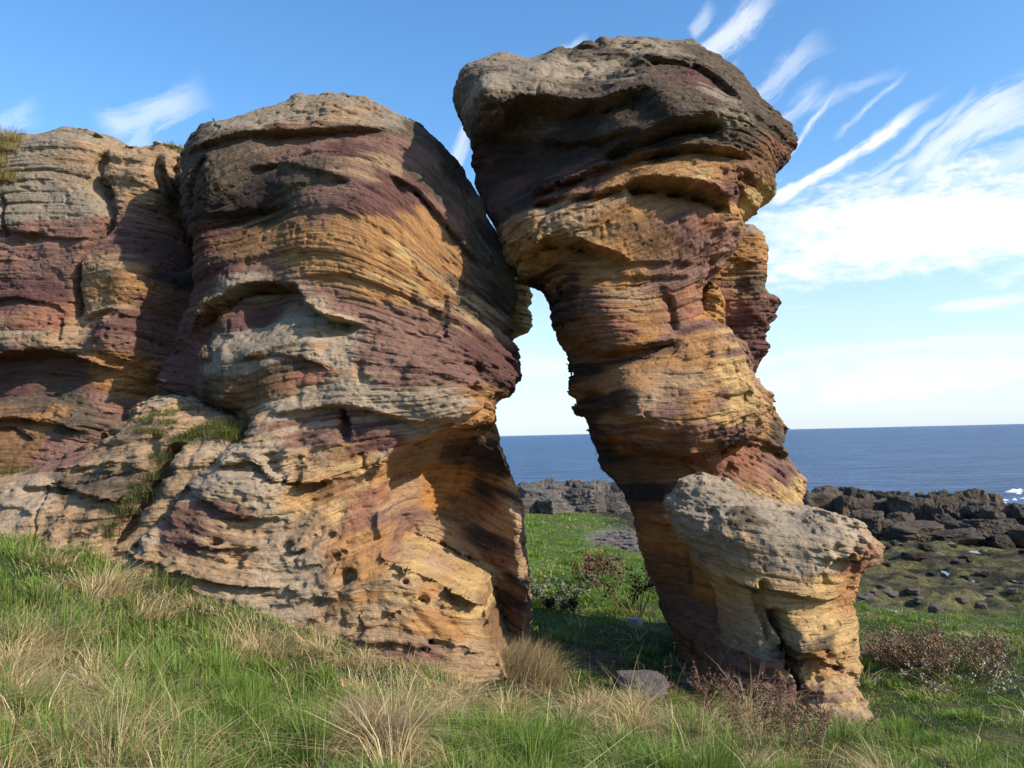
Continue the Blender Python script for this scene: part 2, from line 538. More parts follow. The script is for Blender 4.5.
def build_rock(bodies, names, bounds, sp, root, sea_cut):
    (x0, x1), (y0, y1), (z0, z1) = bounds
    xs = np.arange(x0, x1, sp[0]); ys = np.arange(y0, y1, sp[1]); zs = np.arange(z0, z1, sp[2])
    X, Z = np.meshgrid(xs, zs, indexing='ij')
    f = None; ids = None; Sx = None
    Yg = ys[None, :, None].astype(np.float32)
    for bi, b in enumerate(bodies):
        d, yf, yb, S = [q.astype(np.float32) for q in b.maps(X, Z)]
        fb = np.maximum(np.maximum(yf[:, None, :] - Yg, Yg - yb[:, None, :]), -d[:, None, :])
        for (px, py, pz, r, ry) in b.pits:
            i0, i1 = np.searchsorted(xs, [px - 2 * r, px + 2 * r]); k0, k1 = np.searchsorted(zs, [pz - 2 * r, pz + 2 * r])
            if i1 <= i0 or k1 <= k0: continue
            sub = fb[i0:i1, :, k0:k1]
            gx = xs[i0:i1, None, None]; gz = zs[None, None, k0:k1]; gy = ys[None, :, None]
            wob = 1 + 0.35 * sn(gx * 6, gy * 6, gz * 8)
            q = np.sqrt((gx - px) ** 2 + (gz - pz) ** 2 + ((gy - py) * r / ry) ** 2)
            fb[i0:i1, :, k0:k1] = np.maximum(sub, ((r * wob - q) * min(1, ry / r)).astype(np.float32))
        if f is None:
            f = fb; ids = np.zeros(f.shape, np.int8); Sx = np.repeat(S[:, None, :], len(ys), 1)
        else:
            c = fb < f
            ids[c] = bi
            Sx = np.where(c, S[:, None, :], Sx)
            k = 0.06
            h = np.clip(0.5 + 0.5 * (f - fb) / k, 0, 1)
            f = fb * h + f * (1 - h) - k * h * (1 - h)
    g = np.gradient(f, *sp)
    gl = np.sqrt(g[0] ** 2 + g[1] ** 2 + g[2] ** 2)
    del g
    fd = f / np.clip(gl, 0.7, 6)
    I, J, K = np.nonzero(np.abs(fd) < 0.24)
    x = xs[I].astype(np.float32); y = ys[J].astype(np.float32); z = zs[K].astype(np.float32); s = Sx[I, J, K]
    amp = 0.4 + 1.3 * sstep(0.3, 0.75, vn(x * 0.7, y * 0.7, z * 0.9 + 20))
    n = 0.085 * fbm(x * 1.1, y * 1.1, z * 1.1, 3)
    for fr, am, xs_ in ((3.1, 0.050, 0.5),):
        # beds: each has its own set back, a rounded face and a notch at its joint
        q = s * fr + 0.55 * sn(x * xs_, y * xs_, s * fr * 0.25 + fr) + 0.2 * sn(x * xs_ * 4, y * xs_ * 4, s * 2 + fr)
        k = np.floor(q); t = q - k
        here = sstep(0.30, 0.62, vn(x * 0.9 + fr, y * 0.9, s * 1.7 + 3 * fr))
        nb = sn(x * xs_ * 1.3 + 7, y * xs_ * 1.3, k * 7.31 + 0.5); nb2 = sn(x * xs_ * 1.3 + 7, y * xs_ * 1.3, k * 7.31 + 7.81)
        st_ = nb + (nb2 - nb) * sstep(0.86, 1.0, t)
        n += bodies[0].calm * am * (0.35 + 0.9 * here) * (0.75 * st_ - 0.35 * np.abs(2 * t - 1) ** 4 - 0.35 * (t - 0.5))
    # hackly broken ground and hollows, scoured alcoves
    hk = sstep(0.45, 0.7, vn(x * 0.8 + 17, y * 0.8, z * 0.8))
    for b in bodies:
        for hx, hz, hr, hv in b.hack:
            hk = np.maximum(hk, hv * np.exp(-(((x - hx) ** 2 + (z - hz) ** 2) / hr ** 2) ** 2))
    wx = x + 0.12 * sn(x * 3, y * 3, z * 3 + 40); wy = s + 0.08 * sn(x * 3, y * 3, z * 3 + 60)
    cell = np.abs(sn(wx * 3.1, y * 3.1, wy * 4.5)) + 0.55 * np.abs(sn(wx * 6.5, y * 6.5, wy * 11 + 3)) + 0.3 * np.abs(sn(wx * 13, y * 13, wy * 23 + 9))
    n += 0.085 * hk * (cell - 0.5)
    pm = sstep(0.52, 0.75, vn(x * 0.9 + 31, y * 0.9, z * 0.9))
    n -= 0.05 * pm * sstep(0.62, 0.85, vn(x * 6.5, y * 6.5, s * 9))
    n += 0.012 * sn(x * 11, y * 11, z * 16)
    n += 0.016 * sn(x * 5, y * 5, z * 6 + 9)
    fd[I, J, K] -= np.clip(n, -0.16, 0.07)
    f = fd
    V, Q, qi = surface_nets(f, ids, np.array([x0, y0, z0]), sp)
    lab = np.arange(len(V))
    for _ in range(400):
        mn = lab[Q].min(1)
        l2 = lab.copy()
        for c in range(4): np.minimum.at(l2, Q[:, c], mn)
        l2 = l2[l2]; l2 = l2[l2]
        if (l2 == lab).all(): break
        lab = l2
    main = np.bincount(lab).argmax()           # drop loose crumbs
    kq = lab[Q[:, 0]] == main
    Q = Q[kq]; qi = qi[kq]
    V, Q, qi = subdivide(V, Q, qi)
    V = fine_relief(V, Q, bodies, Sx, ids, (x0, y0, z0), sp)
    x, y, z = V[:, 0], V[:, 1], V[:, 2]
    gi = np.clip(np.rint((V - np.array([x0, y0, z0])) / np.array(sp)).astype(int), 0, np.array(f.shape) - 1)
    vid = ids[gi[:, 0], gi[:, 1], gi[:, 2]]
    vs = Sx[gi[:, 0], gi[:, 1], gi[:, 2]]
    col = np.zeros((len(V), 3), np.float32); cru = np.zeros(len(V), np.float32)
    for bi, b in enumerate(bodies):
        k = vid == bi
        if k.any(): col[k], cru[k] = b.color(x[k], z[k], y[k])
        if b.bed is not None and k.any(): vs[k] = b.bedz(x[k], z[k])
    strat = np.stack([x, y, vs], 1)
    for nm in dict.fromkeys(names):
        sel = np.isin(qi, [i for i, q in enumerate(names) if q == nm])
        q = Q[sel]
        if len(q) == 0: continue
        u, inv = np.unique(q.ravel(), return_inverse=True)
        me = mesh_np(nm, V[u], inv.reshape(-1, 4), 4)
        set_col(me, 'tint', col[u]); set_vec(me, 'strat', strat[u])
        a = me.attributes.new('crust', 'FLOAT', 'POINT'); a.data.foreach_set('value', cru[u].astype(np.float32))
        o = link(nm, me, M_ROCK, root)
        o.matrix_parent_inverse = Matrix.Translation(-root.location)
    print(root.name, 'verts', len(V), 'faces', len(Q), round(time.time() - T0, 1))
    # occupancy test for the grass
    def occ(px, py, pz):
        i = np.rint((px - x0) / sp[0]).astype(int); j = np.rint((py - y0) / sp[1]).astype(int); k = np.rint((pz - z0) / sp[2]).astype(int)
        ok = (i >= 0) & (j >= 0) & (k >= 0) & (i < f.shape[0]) & (j < f.shape[1]) & (k < f.shape[2])
        r = np.zeros(len(px), bool)
        r[ok] = f[i[ok], j[ok], k[ok]] < 0.0
        return r
    def top(px, py, zlo, zhi):
        """highest rock surface in a column"""
        i = int(round((px - x0) / sp[0])); j = int(round((py - y0) / sp[1]))
        kk = np.nonzero(f[i, j, :] < 0)[0]
        kk = kk[(zs[kk] > zlo) & (zs[kk] < zhi)]
        return zs[kk[-1]] if len(kk) else None
    return occ, top


def empty(name, loc):
    o = bpy.data.objects.new(name, None); COL.objects.link(o); o.location = loc
    o.empty_display_size = 0.3
    bpy.context.view_layer.update()
    return o



# ------------------------------------------------------------------ terrain
GC = [  # photo x, photo y, metres ahead
    (0, 768, 3.0), (250, 768, 3.5), (512, 768, 3.9), (760, 768, 4.5), (1024, 768, 5.4), (-200, 700, 3.2),
    (0, 650, 4.8), (120, 690, 4.6), (0, 585, 6.2), (60, 545, 7.7), (0, 532, 8.0), (100, 570, 7.4), (170, 598, 7.15), (250, 622, 7.0), (330, 650, 6.95),
    (410, 680, 6.9), (490, 700, 7.1), (300, 700, 5.3), (500, 735, 5.2), (640, 720, 6.3), (600, 700, 7.2), (560, 640, 9.2),
    (740, 712, 7.0), (865, 722, 7.1), (690, 690, 8.2), (640, 650, 9.6), (560, 607, 12.5), (640, 607, 12.5), (560, 560, 18.0), (620, 560, 18.5),
    (540, 522, 28), (620, 520, 29), (560, 513, 32.5), (640, 545, 22),
    (950, 720, 6.9), (1024, 700, 7.6), (930, 660, 9.4), (1024, 645, 10.2), (870, 640, 10.4), (880, 615, 12.3), (950, 632, 11.6), (1024, 650, 11.4),
    (880, 596, 14.3), (1024, 612, 14.0), (900, 575, 19), (1024, 580, 19), (880, 552, 26), (1024, 552, 27), (940, 545, 29), (860, 540, 31), (1024, 540, 32),
    (760, 560, 19), (730, 530, 27)]
GW = [(-10, 0, 5.2), (-14, 8, 6.2), (-10, 12, 5.3), (-12, 20, 4.6), (-20, 40, 3.4), (10, 0, 2.5), (11, 6, 2.45), (0, -6, 3.7), (0, 0, 3.4), (-5, -5, 5.0), (6, -6, 2.8),
      (-5, 12, 4.2), (-3, 20, 2.8), (-6, 33, 2.2), (24, 12, 1.6), (30, 30, 0.3), (14, 34, 0.4), (22, 20, 0.9), (2, 36, 1.4), (-2.5, 10.5, 3.1)]
gp = [tuple(P(*q)) for q in GC] + GW
G_T = tps_fit([(q[0], q[1]) for q in gp], [q[2] for q in gp], 0.05)


def ground_z(X, Y):
    X = np.asarray(X, float); Y = np.asarray(Y, float)
    z = np.clip(tps_eval(G_T, np.clip(X, -30, 40), np.clip(Y, -12, 42)), -1.0, 9)
    # falls away under the sea past the shore
    shore = 37 + 3 * sn(X * 0.1, 0.5, 0.5)
    z = z * (1 - sstep(-3, 8, Y - shore)) + (-2.5) * sstep(-3, 8, Y - shore)
    pl = platform(X, Y)
    z = z + 0.05 * fbm(X * 1.3, Y * 1.3, 0.3, 3) * (1 - 0.3 * pl) + 0.03 * sn(X * 3.1, Y * 3.1, 4.4)
    slab = vn(X * 0.5 + 0.4 * sn(X * .7, Y * .7, 1.), Y * 0.8, 7.1)
    z = z + pl * (0.32 * (np.floor(slab * 5) / 5 + 0.2 * sstep(0.0, .9, (slab * 5) % 1) - 0.55) + 0.22 * fbm(X * 0.9, Y * 1.3, 2.2, 4) + 0.10 * sn(X * 2.6, Y * 2.6, 1.1) + 0.06 * sn(X * 5, Y * 5, 1.1))
    return z


def platform(X, Y):
    """1 on the rocky shore platform to the right, 0 on the turf"""
    edge = 12.6 + 0.35 * (X - 6) * 0.4 + 0.5 * sn(X * 0.6, Y * 0.3, 3.3)
    a = sstep(0, 1.2, Y - edge) * sstep(3.6, 4.6, X + 0.04 * (Y - 12) * 1.0 + 0.4 * sn(Y * 0.5, 1.1, X * 0.2))
    b = sstep(33, 35, Y + sn(X * 0.4, 2, 2))
    return np.maximum(a, b)


def hit_ground(px, py):
    Y = 1.5
    while Y < 60:
        p = P(px, py, Y)
        if p[2] < float(ground_z(p[0], p[1])): break
        Y += 0.03 + 0.004 * Y
    return np.array([p[0], p[1], float(ground_z(p[0], p[1]))])


# ------------------------------------------------------------------ rocks, traced points: photo x, photo y, metres ahead
wall = Body('cliff_wall', [(-150, 112, 10.3), (0, 123, 10.3), (25, 126, 10.3), (60, 121, 10.3), (85, 124, 10.3), (105, 133, 10.3), (118, 140, 10.3), (150, 141, 10.4), (172, 143, 10.4),
    (200, 150, 10.5), (262, 210, 10.5), (262, 480, 10), (200, 620, 9.5), (-150, 620, 9.5)], 10.7, 1.2,
    [(-150, 150, 10.3), (-150, 300, 9.9), (-150, 450, 9.4), (0, 140, 10.25), (80, 140, 10.2), (0, 250, 9.9), (60, 250, 9.8), (80, 330, 9.75), (0, 300, 9.8), (0, 335, 9.6), (50, 345, 9.5), (0, 385, 9.85), (60, 378, 9.8),
     (0, 410, 9.5), (60, 408, 9.45), (110, 408, 9.6), (0, 450, 9.3), (70, 445, 9.3), (130, 150, 10.2), (130, 200, 10.0), (130, 250, 9.75), (150, 290, 9.7), (140, 330, 9.65), (110, 300, 9.65), (150, 370, 9.95),
     (178, 160, 10.1), (180, 190, 10.2), (188, 240, 10.7), (192, 330, 10.7), (160, 385, 10.3), (230, 300, 11), (230, 200, 10.8), (100, 170, 10.15), (40, 190, 10.05), (0, 520, 9.0)], R=0.55,
    ledges=[([(-60, 352), (0, 355), (30, 350), (60, 352), (95, 360), (130, 372)], 0.35, 0.22, 0.10, 0.2), ([(-40, 300), (20, 296), (60, 305), (76, 318)], 0.10, 0.12, 0.04, 0.1),
            ([(-40, 228), (30, 232), (70, 238), (98, 236)], 0.08, 0.2, 0.03, 0.1), ([(-40, 418), (20, 416), (70, 424), (95, 432)], 0.25, 0.12, 0.06, 0.12), ([(82, 318), (110, 308), (150, 316), (170, 330)], 0.14, 0.16, 0.06, 0.12),
            ([(-30, 430), (10, 424), (35, 440)], 0.2, 0.1, 0.03, 0.1)],
    grooves=[([(103, 140), (98, 165), (94, 178), (102, 195), (108, 212), (104, 228), (88, 245), (80, 262), (77, 285), (79, 305), (73, 330)], 0.32, 0.055), ([(152, 146), (152, 158), (156, 176), (164, 194), (176, 215), (190, 250), (196, 290)], 0.4, 0.06),
             ([(172, 150), (170, 165), (174, 180), (178, 200)], 0.2, 0.035), ([(1, 190), (2, 215), (3, 240)], 0.2, 0.03), ([(60, 315), (58, 335), (62, 345)], 0.15, 0.03)],
    beds=[[(0, 180), (60, 178), (140, 190)], [(0, 250), (60, 250), (140, 245)], [(0, 310), (60, 312), (150, 305)], [(0, 370), (60, 365), (140, 375)], [(0, 420), (50, 415), (110, 430)]],
    tint=[(0, 160, 'G'), (60, 145, 'G'), (40, 190, 'G'), (90, 155, 'T'), (20, 210, 'G'), (80, 200, 'G'), (130, 160, 'T'), (160, 150, 'T'), (60, 235, 'M'), (20, 245, 'M'), (100, 230, 'M'), (125, 190, 'T'), (140, 215, 'M'), (140, 240, 'P'),
          (100, 265, 'T'), (140, 275, 'O'), (115, 290, 'O'), (110, 310, 'T'), (165, 300, 'M'), (30, 285, 'P'), (60, 270, 'M'), (40, 318, 'R'), (10, 270, 'M'), (120, 325, 'P'), (70, 330, 'T'), (20, 335, 'C'), (0, 345, 'C'), (55, 348, 'T'), (60, 365, 'P'), (20, 372, 'P'), (0, 390, 'P'),
          (110, 375, 'O'), (135, 378, 'O'), (90, 380, 'P'), (60, 402, 'K'), (20, 402, 'K'), (30, 424, 'O'), (8, 430, 'B'), (20, 445, 'B'), (70, 425, 'K'), (100, 408, 'M'), (60, 445, 'M'), (150, 350, 'M'), (172, 190, 'K'), (182, 280, 'D'), (170, 250, 'P'), (-80, 200, 'G'), (-80, 320, 'M'), (-80, 430, 'K')])

ledge_b = Body('rock_ledge', [(-150, 478, 8.9), (0, 472, 8.9), (50, 456, 8.9), (95, 440, 8.9), (115, 425, 8.9), (140, 403, 8.9), (165, 399, 8.9), (200, 405, 8.9), (250, 420, 8.7), (290, 440, 8.6), (280, 540, 8.2), (220, 640, 8), (-150, 640, 8)], 9.3, 0.8,
    [(-150, 490, 8.8), (-150, 560, 8), (0, 480, 8.75), (0, 520, 7.95), (55, 468, 8.6), (60, 500, 8.05), (60, 520, 7.85), (100, 452, 8.55), (110, 475, 8.1), (110, 500, 7.9), (150, 410, 8.75), (150, 432, 8.45), (160, 455, 8.1), (200, 416, 8.6), (215, 445, 8.2),
     (200, 470, 8.0), (200, 520, 8.0), (100, 540, 7.7), (0, 560, 7.75), (170, 560, 7.9), (260, 440, 8.6), (260, 520, 8.3)], R=0.3, hack=[(60, 490, 1.0, 0.9), (120, 460, 0.7, 0.9)],
    ledges=[([(22, 485), (60, 487), (95, 493), (122, 500)], 0.28, 0.10, 0.08, 0.12), ([(40, 470), (80, 466), (125, 462), (150, 470)], 0.10, 0.1, 0.05, 0.1), ([(-40, 500), (10, 505), (40, 515)], 0.1, 0.1, 0.03, 0.1)],
    grooves=[([(182, 440), (165, 455), (150, 478), (132, 505), (112, 535), (100, 560)], 0.42, 0.09), ([(150, 430), (147, 445), (150, 458)], 0.2, 0.05)],
    beds=[[(0, 490), (60, 480), (120, 470)], [(0, 525), (60, 515), (120, 510)]],
    tint=[(0, 480, 'T'), (40, 468, 'M'), (80, 450, 'M'), (152, 405, 'C'), (130, 425, 'T'), (175, 415, 'T'), (170, 440, 'T'), (215, 440, 'C'), (110, 460, 'T'), (80, 475, 'T'), (65, 485, 'K'), (20, 500, 'C'), (70, 505, 'T'), (100, 485, 'K'), (30, 490, 'C'), (0, 510, 'C'), (50, 525, 'T'), (-80, 520, 'T'), (240, 430, 'T')])

butt = Body('buttress', [(176, 152), (186, 127), (200, 119), (240, 115), (262, 107), (300, 95), (350, 89), (372, 95), (390, 106), (400, 110), (425, 120), (445, 138), (462, 158), (476, 185), (487, 213), (500, 240), (512, 262), (516, 290), (512, 315), (513, 330),
    (517, 352), (521, 378), (515, 392), (504, 402), (498, 418), (500, 432), (510, 465), (518, 490), (523, 530), (531, 570), (534, 600), (529, 640), (525, 700), (500, 800, 7.6), (300, 800, 7.2), (40, 740, 7.4), (40, 560, 7.6), (110, 530, 7.75), (145, 498, 7.85), (185, 455, 8.1), (232, 428, 8.5), (196, 402, 9.1), (150, 385, 9.3),
    (160, 365), (183, 332), (194, 282), (190, 240), (180, 205)], 9.55, 1.1,
    [(185, 145, 9.4), (200, 128, 9.35), (300, 102, 9.35), (350, 96, 9.35), (400, 116, 9.35), (450, 152, 9.5), (480, 205, 9.55),
     (205, 150, 8.95), (212, 190, 8.95), (300, 150, 8.95), (360, 150, 8.85), (420, 170, 9.05), (265, 195, 9.1), (235, 222, 9.15), (190, 200, 9.1),
     (300, 220, 8.8), (360, 212, 8.62), (420, 230, 8.85), (465, 255, 9.15), (498, 290, 9.4), (205, 260, 9.05),
     (230, 262, 8.9), (300, 268, 8.65), (360, 268, 8.52), (420, 288, 8.65), (465, 318, 8.85), (505, 345, 9.1),
     (205, 305, 9.05), (232, 298, 8.8), (262, 320, 8.95), (195, 355, 9.35), (335, 308, 8.58), (300, 338, 8.25), (250, 352, 8.38), (205, 378, 8.75), (360, 332, 8.42), (420, 345, 8.42), (475, 368, 8.5), (512, 385, 8.7),
     (300, 372, 8.3), (250, 390, 8.5), (200, 395, 8.85), (340, 385, 8.12), (400, 385, 8.0), (450, 392, 8.0), (490, 402, 8.25),
     (340, 415, 8.02), (400, 425, 8.05), (280, 416, 8.2), (240, 425, 8.4), (300, 450, 8.0), (350, 450, 7.95), (390, 460, 8.0), (232, 445, 8.02), (180, 475, 7.8), (275, 470, 7.78), (300, 500, 7.75), (350, 500, 7.8), (390, 510, 7.88),
     (200, 510, 7.65), (250, 530, 7.6), (130, 540, 7.6), (150, 570, 7.5), (220, 575, 7.45), (300, 560, 7.55), (360, 545, 7.62), (420, 550, 7.75), (350, 590, 7.4), (420, 590, 7.48), (468, 590, 7.72), (450, 630, 7.48), (490, 640, 7.7), (400, 640, 7.35),
     (330, 630, 7.35), (485, 672, 7.55), (430, 690, 7.25), (250, 615, 7.35), (405, 540, 7.82), (440, 562, 7.9), (465, 578, 8.0), (484, 605, 8.0), (430, 575, 7.68), (80, 570, 7.55), (520, 680, 7.8), (520, 560, 8.2), (500, 480, 8.3)], R=0.5,
    ledges=[([(190, 335), (205, 312), (225, 292), (245, 284), (272, 283), (297, 284), (305, 302), (332, 317), (372, 323)], 0.42, 0.22, 0.10, 0.12), ([(180, 152), (212, 140), (250, 131), (300, 130), (350, 126), (395, 128)], 0.16, 0.25, 0.06, 0.15),
            ([(262, 413), (310, 408), (345, 402), (380, 411), (420, 420), (455, 419), (498, 400)], 0.16, 0.14, 0.07, 0.14), ([(205, 468), (252, 458), (275, 478), (302, 480), (335, 478)], 0.22, 0.10, 0.05, 0.1),
            ([(105, 548), (160, 566), (225, 580), (290, 586)], 0.18, 0.10, 0.05, 0.12), ([(172, 490), (212, 502), (240, 516), (290, 515)], 0.16, 0.08, 0.05, 0.1), ([(180, 540), (215, 545), (260, 548), (320, 548)], 0.10, 0.07, 0.03, 0.1),
            ([(235, 360), (275, 350), (305, 358), (330, 368)], 0.12, 0.15, 0.03, 0.1), ([(380, 365), (430, 372), (480, 388), (505, 400)], 0.08, 0.08, 0.03, 0.1), ([(430, 360), (475, 362), (500, 380), (515, 390)], 0.10, 0.1, 0.05, 0.12),
            ([(290, 275), (350, 272), (420, 300), (480, 335)], 0.08, 0.10, 0.02, 0.1), ([(350, 640), (400, 640), (450, 650), (490, 652)], 0.10, 0.08, 0.05, 0.08),
            ([(385, 170), (420, 190), (450, 225), (485, 270)], 0.15, 0.12, 0.05, 0.1), ([(240, 165), (285, 160), (330, 172), (360, 185)], 0.10, 0.12, 0.03, 0.1), ([(195, 215), (240, 210), (290, 200)], 0.12, 0.2, 0.02, 0.1)],
    grooves=[([(340, 405), (343, 425), (342, 446)], 0.22, 0.04), ([(268, 450), (274, 470), (290, 480)], 0.2, 0.04), ([(360, 450), (365, 470), (368, 485)], 0.08, 0.025), ([(430, 305), (440, 322), (447, 345)], 0.10, 0.03), ([(200, 150), (188, 180), (184, 210)], 0.2, 0.04),
             ([(355, 360), (362, 385)], 0.08, 0.03), ([(476, 358), (480, 378), (492, 392)], 0.12, 0.03)],
    insets=[([(383, 456, 8.0), (394, 447, 8.0), (418, 441, 8.0), (440, 431, 8.05), (470, 425, 8.1), (500, 411, 8.3), (580, 405, 9), (580, 700, 9), (515, 690, 7.8), (496, 645, 7.7), (484, 600, 7.7), (478, 600, 7.7), (460, 586, 7.8), (440, 575, 7.8), (415, 566, 7.85), (392, 552, 7.9), (380, 490, 8.0)],
             [(400, 470, 9.1), (420, 470, 9.5), (410, 510, 9.1), (425, 500, 9.4), (450, 440, 9.5), (480, 470, 9.35), (505, 440, 9.15), (500, 520, 9.05), (520, 520, 8.8), (528, 580, 8.65), (505, 590, 8.95), (485, 590, 9.2), (460, 540, 9.3), (525, 640, 8.55), (505, 650, 8.8), (512, 480, 8.95), (440, 530, 9.2), (560, 600, 8.5), (525, 700, 8.5)], 0.05)],
    rim=[(500, 440, 0.25), (515, 480, 0.16), (523, 530, 0.14), (530, 580, 0.14), (530, 640, 0.14), (515, 385, 0.25), (505, 300, 0.4), (470, 180, 0.4), (300, 100, 0.5)],
    beds=[[(190, 275), (260, 262), (330, 255), (400, 280), (460, 312), (508, 350)], [(190, 185), (260, 142), (330, 132), (400, 150), (450, 205), (490, 262)], [(230, 345), (290, 322), (340, 325), (420, 345), (510, 382)], [(240, 425), (290, 412), (340, 405), (420, 402), (500, 395)],
          [(170, 500), (230, 515), (290, 512), (340, 490), (390, 480)], [(120, 550), (220, 580), (290, 585), (340, 570), (400, 552), (470, 585)], [(330, 640), (400, 640), (490, 655)]],
    hack=[(200, 490, 0.9, 1.3), (270, 510, 0.8, 1.3), (150, 550, 0.6, 1.2), (240, 580, 0.7, 1.0), (400, 385, 0.9, 0.9), (440, 410, 0.6, 1.1), (310, 340, 0.6, 0.7), (310, 430, 0.6, 0.8), (420, 340, 0.7, 0.6)],
    lumps=[(292, 462, 8.0, 0.2), (150, 190, 10.3, 0.2)],
    pits=[(418, 515, 24, 44, 0.85), (408, 484, 32, 44, 0.75), (425, 500, 30, 40, 1.0), (448, 448, 22, 40, 0.85), (480, 432, 20, 40, 0.95), (347, 578, 13, 22), (405, 583, 7, 10), (424, 600, 5, 8), (330, 535, 6, 8), (368, 415, 6, 8), (238, 560, 7, 9), (215, 545, 6, 9), (320, 600, 5, 6), (288, 548, 9, 10), (447, 648, 7, 8), (462, 652, 7, 8), (435, 648, 5, 7)],
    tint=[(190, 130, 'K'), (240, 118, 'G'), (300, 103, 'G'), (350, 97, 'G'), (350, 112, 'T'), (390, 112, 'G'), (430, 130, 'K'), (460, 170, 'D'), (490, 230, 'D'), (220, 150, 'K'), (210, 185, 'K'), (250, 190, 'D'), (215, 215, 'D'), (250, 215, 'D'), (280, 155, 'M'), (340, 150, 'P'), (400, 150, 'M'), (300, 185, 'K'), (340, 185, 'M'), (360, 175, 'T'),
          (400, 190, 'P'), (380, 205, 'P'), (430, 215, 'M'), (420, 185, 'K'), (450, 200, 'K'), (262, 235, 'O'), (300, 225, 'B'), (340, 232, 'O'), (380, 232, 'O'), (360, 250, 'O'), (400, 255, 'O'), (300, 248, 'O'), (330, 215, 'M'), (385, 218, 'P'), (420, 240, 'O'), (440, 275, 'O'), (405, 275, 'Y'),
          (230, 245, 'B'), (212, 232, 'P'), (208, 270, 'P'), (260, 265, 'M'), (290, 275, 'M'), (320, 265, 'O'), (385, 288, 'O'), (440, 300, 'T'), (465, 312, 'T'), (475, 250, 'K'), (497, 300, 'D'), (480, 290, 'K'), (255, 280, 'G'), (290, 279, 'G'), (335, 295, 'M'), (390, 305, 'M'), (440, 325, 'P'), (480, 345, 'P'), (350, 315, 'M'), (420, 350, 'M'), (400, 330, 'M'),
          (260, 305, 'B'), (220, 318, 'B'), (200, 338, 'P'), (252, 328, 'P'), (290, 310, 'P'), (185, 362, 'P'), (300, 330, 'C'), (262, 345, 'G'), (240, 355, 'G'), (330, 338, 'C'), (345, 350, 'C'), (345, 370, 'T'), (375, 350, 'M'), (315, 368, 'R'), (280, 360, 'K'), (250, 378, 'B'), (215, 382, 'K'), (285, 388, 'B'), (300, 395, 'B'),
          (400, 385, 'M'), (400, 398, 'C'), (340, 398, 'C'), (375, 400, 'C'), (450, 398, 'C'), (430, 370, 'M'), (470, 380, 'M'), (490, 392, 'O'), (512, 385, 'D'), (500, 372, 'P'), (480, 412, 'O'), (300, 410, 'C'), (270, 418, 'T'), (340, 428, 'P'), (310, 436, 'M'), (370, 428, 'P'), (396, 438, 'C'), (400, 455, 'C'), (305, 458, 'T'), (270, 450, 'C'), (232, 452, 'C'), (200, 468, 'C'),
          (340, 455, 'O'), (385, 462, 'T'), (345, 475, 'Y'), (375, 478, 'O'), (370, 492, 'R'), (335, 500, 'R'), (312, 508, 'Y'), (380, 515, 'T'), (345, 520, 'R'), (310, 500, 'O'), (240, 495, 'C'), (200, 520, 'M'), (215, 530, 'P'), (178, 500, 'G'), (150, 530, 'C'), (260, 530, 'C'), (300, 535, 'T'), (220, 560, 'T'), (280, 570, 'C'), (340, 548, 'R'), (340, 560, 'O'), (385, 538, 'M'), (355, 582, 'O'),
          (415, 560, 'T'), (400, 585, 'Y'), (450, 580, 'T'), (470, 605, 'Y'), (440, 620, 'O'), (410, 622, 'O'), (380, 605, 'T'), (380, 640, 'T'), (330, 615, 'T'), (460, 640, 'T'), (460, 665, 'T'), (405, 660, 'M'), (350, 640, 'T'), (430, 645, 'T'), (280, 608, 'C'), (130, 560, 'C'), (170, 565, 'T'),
          (405, 490, 'N'), (408, 470, 'N'), (420, 515, 'N'), (425, 478, 'N'), (440, 500, 'N'), (435, 455, 'K'), (470, 450, 'D'), (495, 455, 'D'), (500, 500, 'D'), (475, 520, 'B'), (450, 530, 'B'), (510, 555, 'D'), (490, 585, 'B'), (515, 600, 'D'), (525, 480, 'O'), (530, 540, 'T'), (532, 590, 'T'), (490, 560, 'D'), (500, 620, 'B')])  # D spots darken the cave leg with painted shade

pinn = Body('pinnacle', [(430, 262), (505, 268), (518, 279), (530, 285), (535, 297), (528, 308), (533, 320), (529, 333), (514, 340), (503, 352), (498, 430), (500, 500), (510, 640), (520, 700), (430, 700)], 11.3, 0.6,
    [(440, 280, 10.8), (520, 290, 10.8), (520, 325, 10.75), (500, 400, 10.8), (480, 500, 10.6), (480, 650, 10.4), (440, 600, 10.5)], R=0.3, tint=[(520, 290, 'Y'), (525, 320, 'Y'), (510, 340, 'T'), (480, 450, 'T'), (490, 600, 'B')])

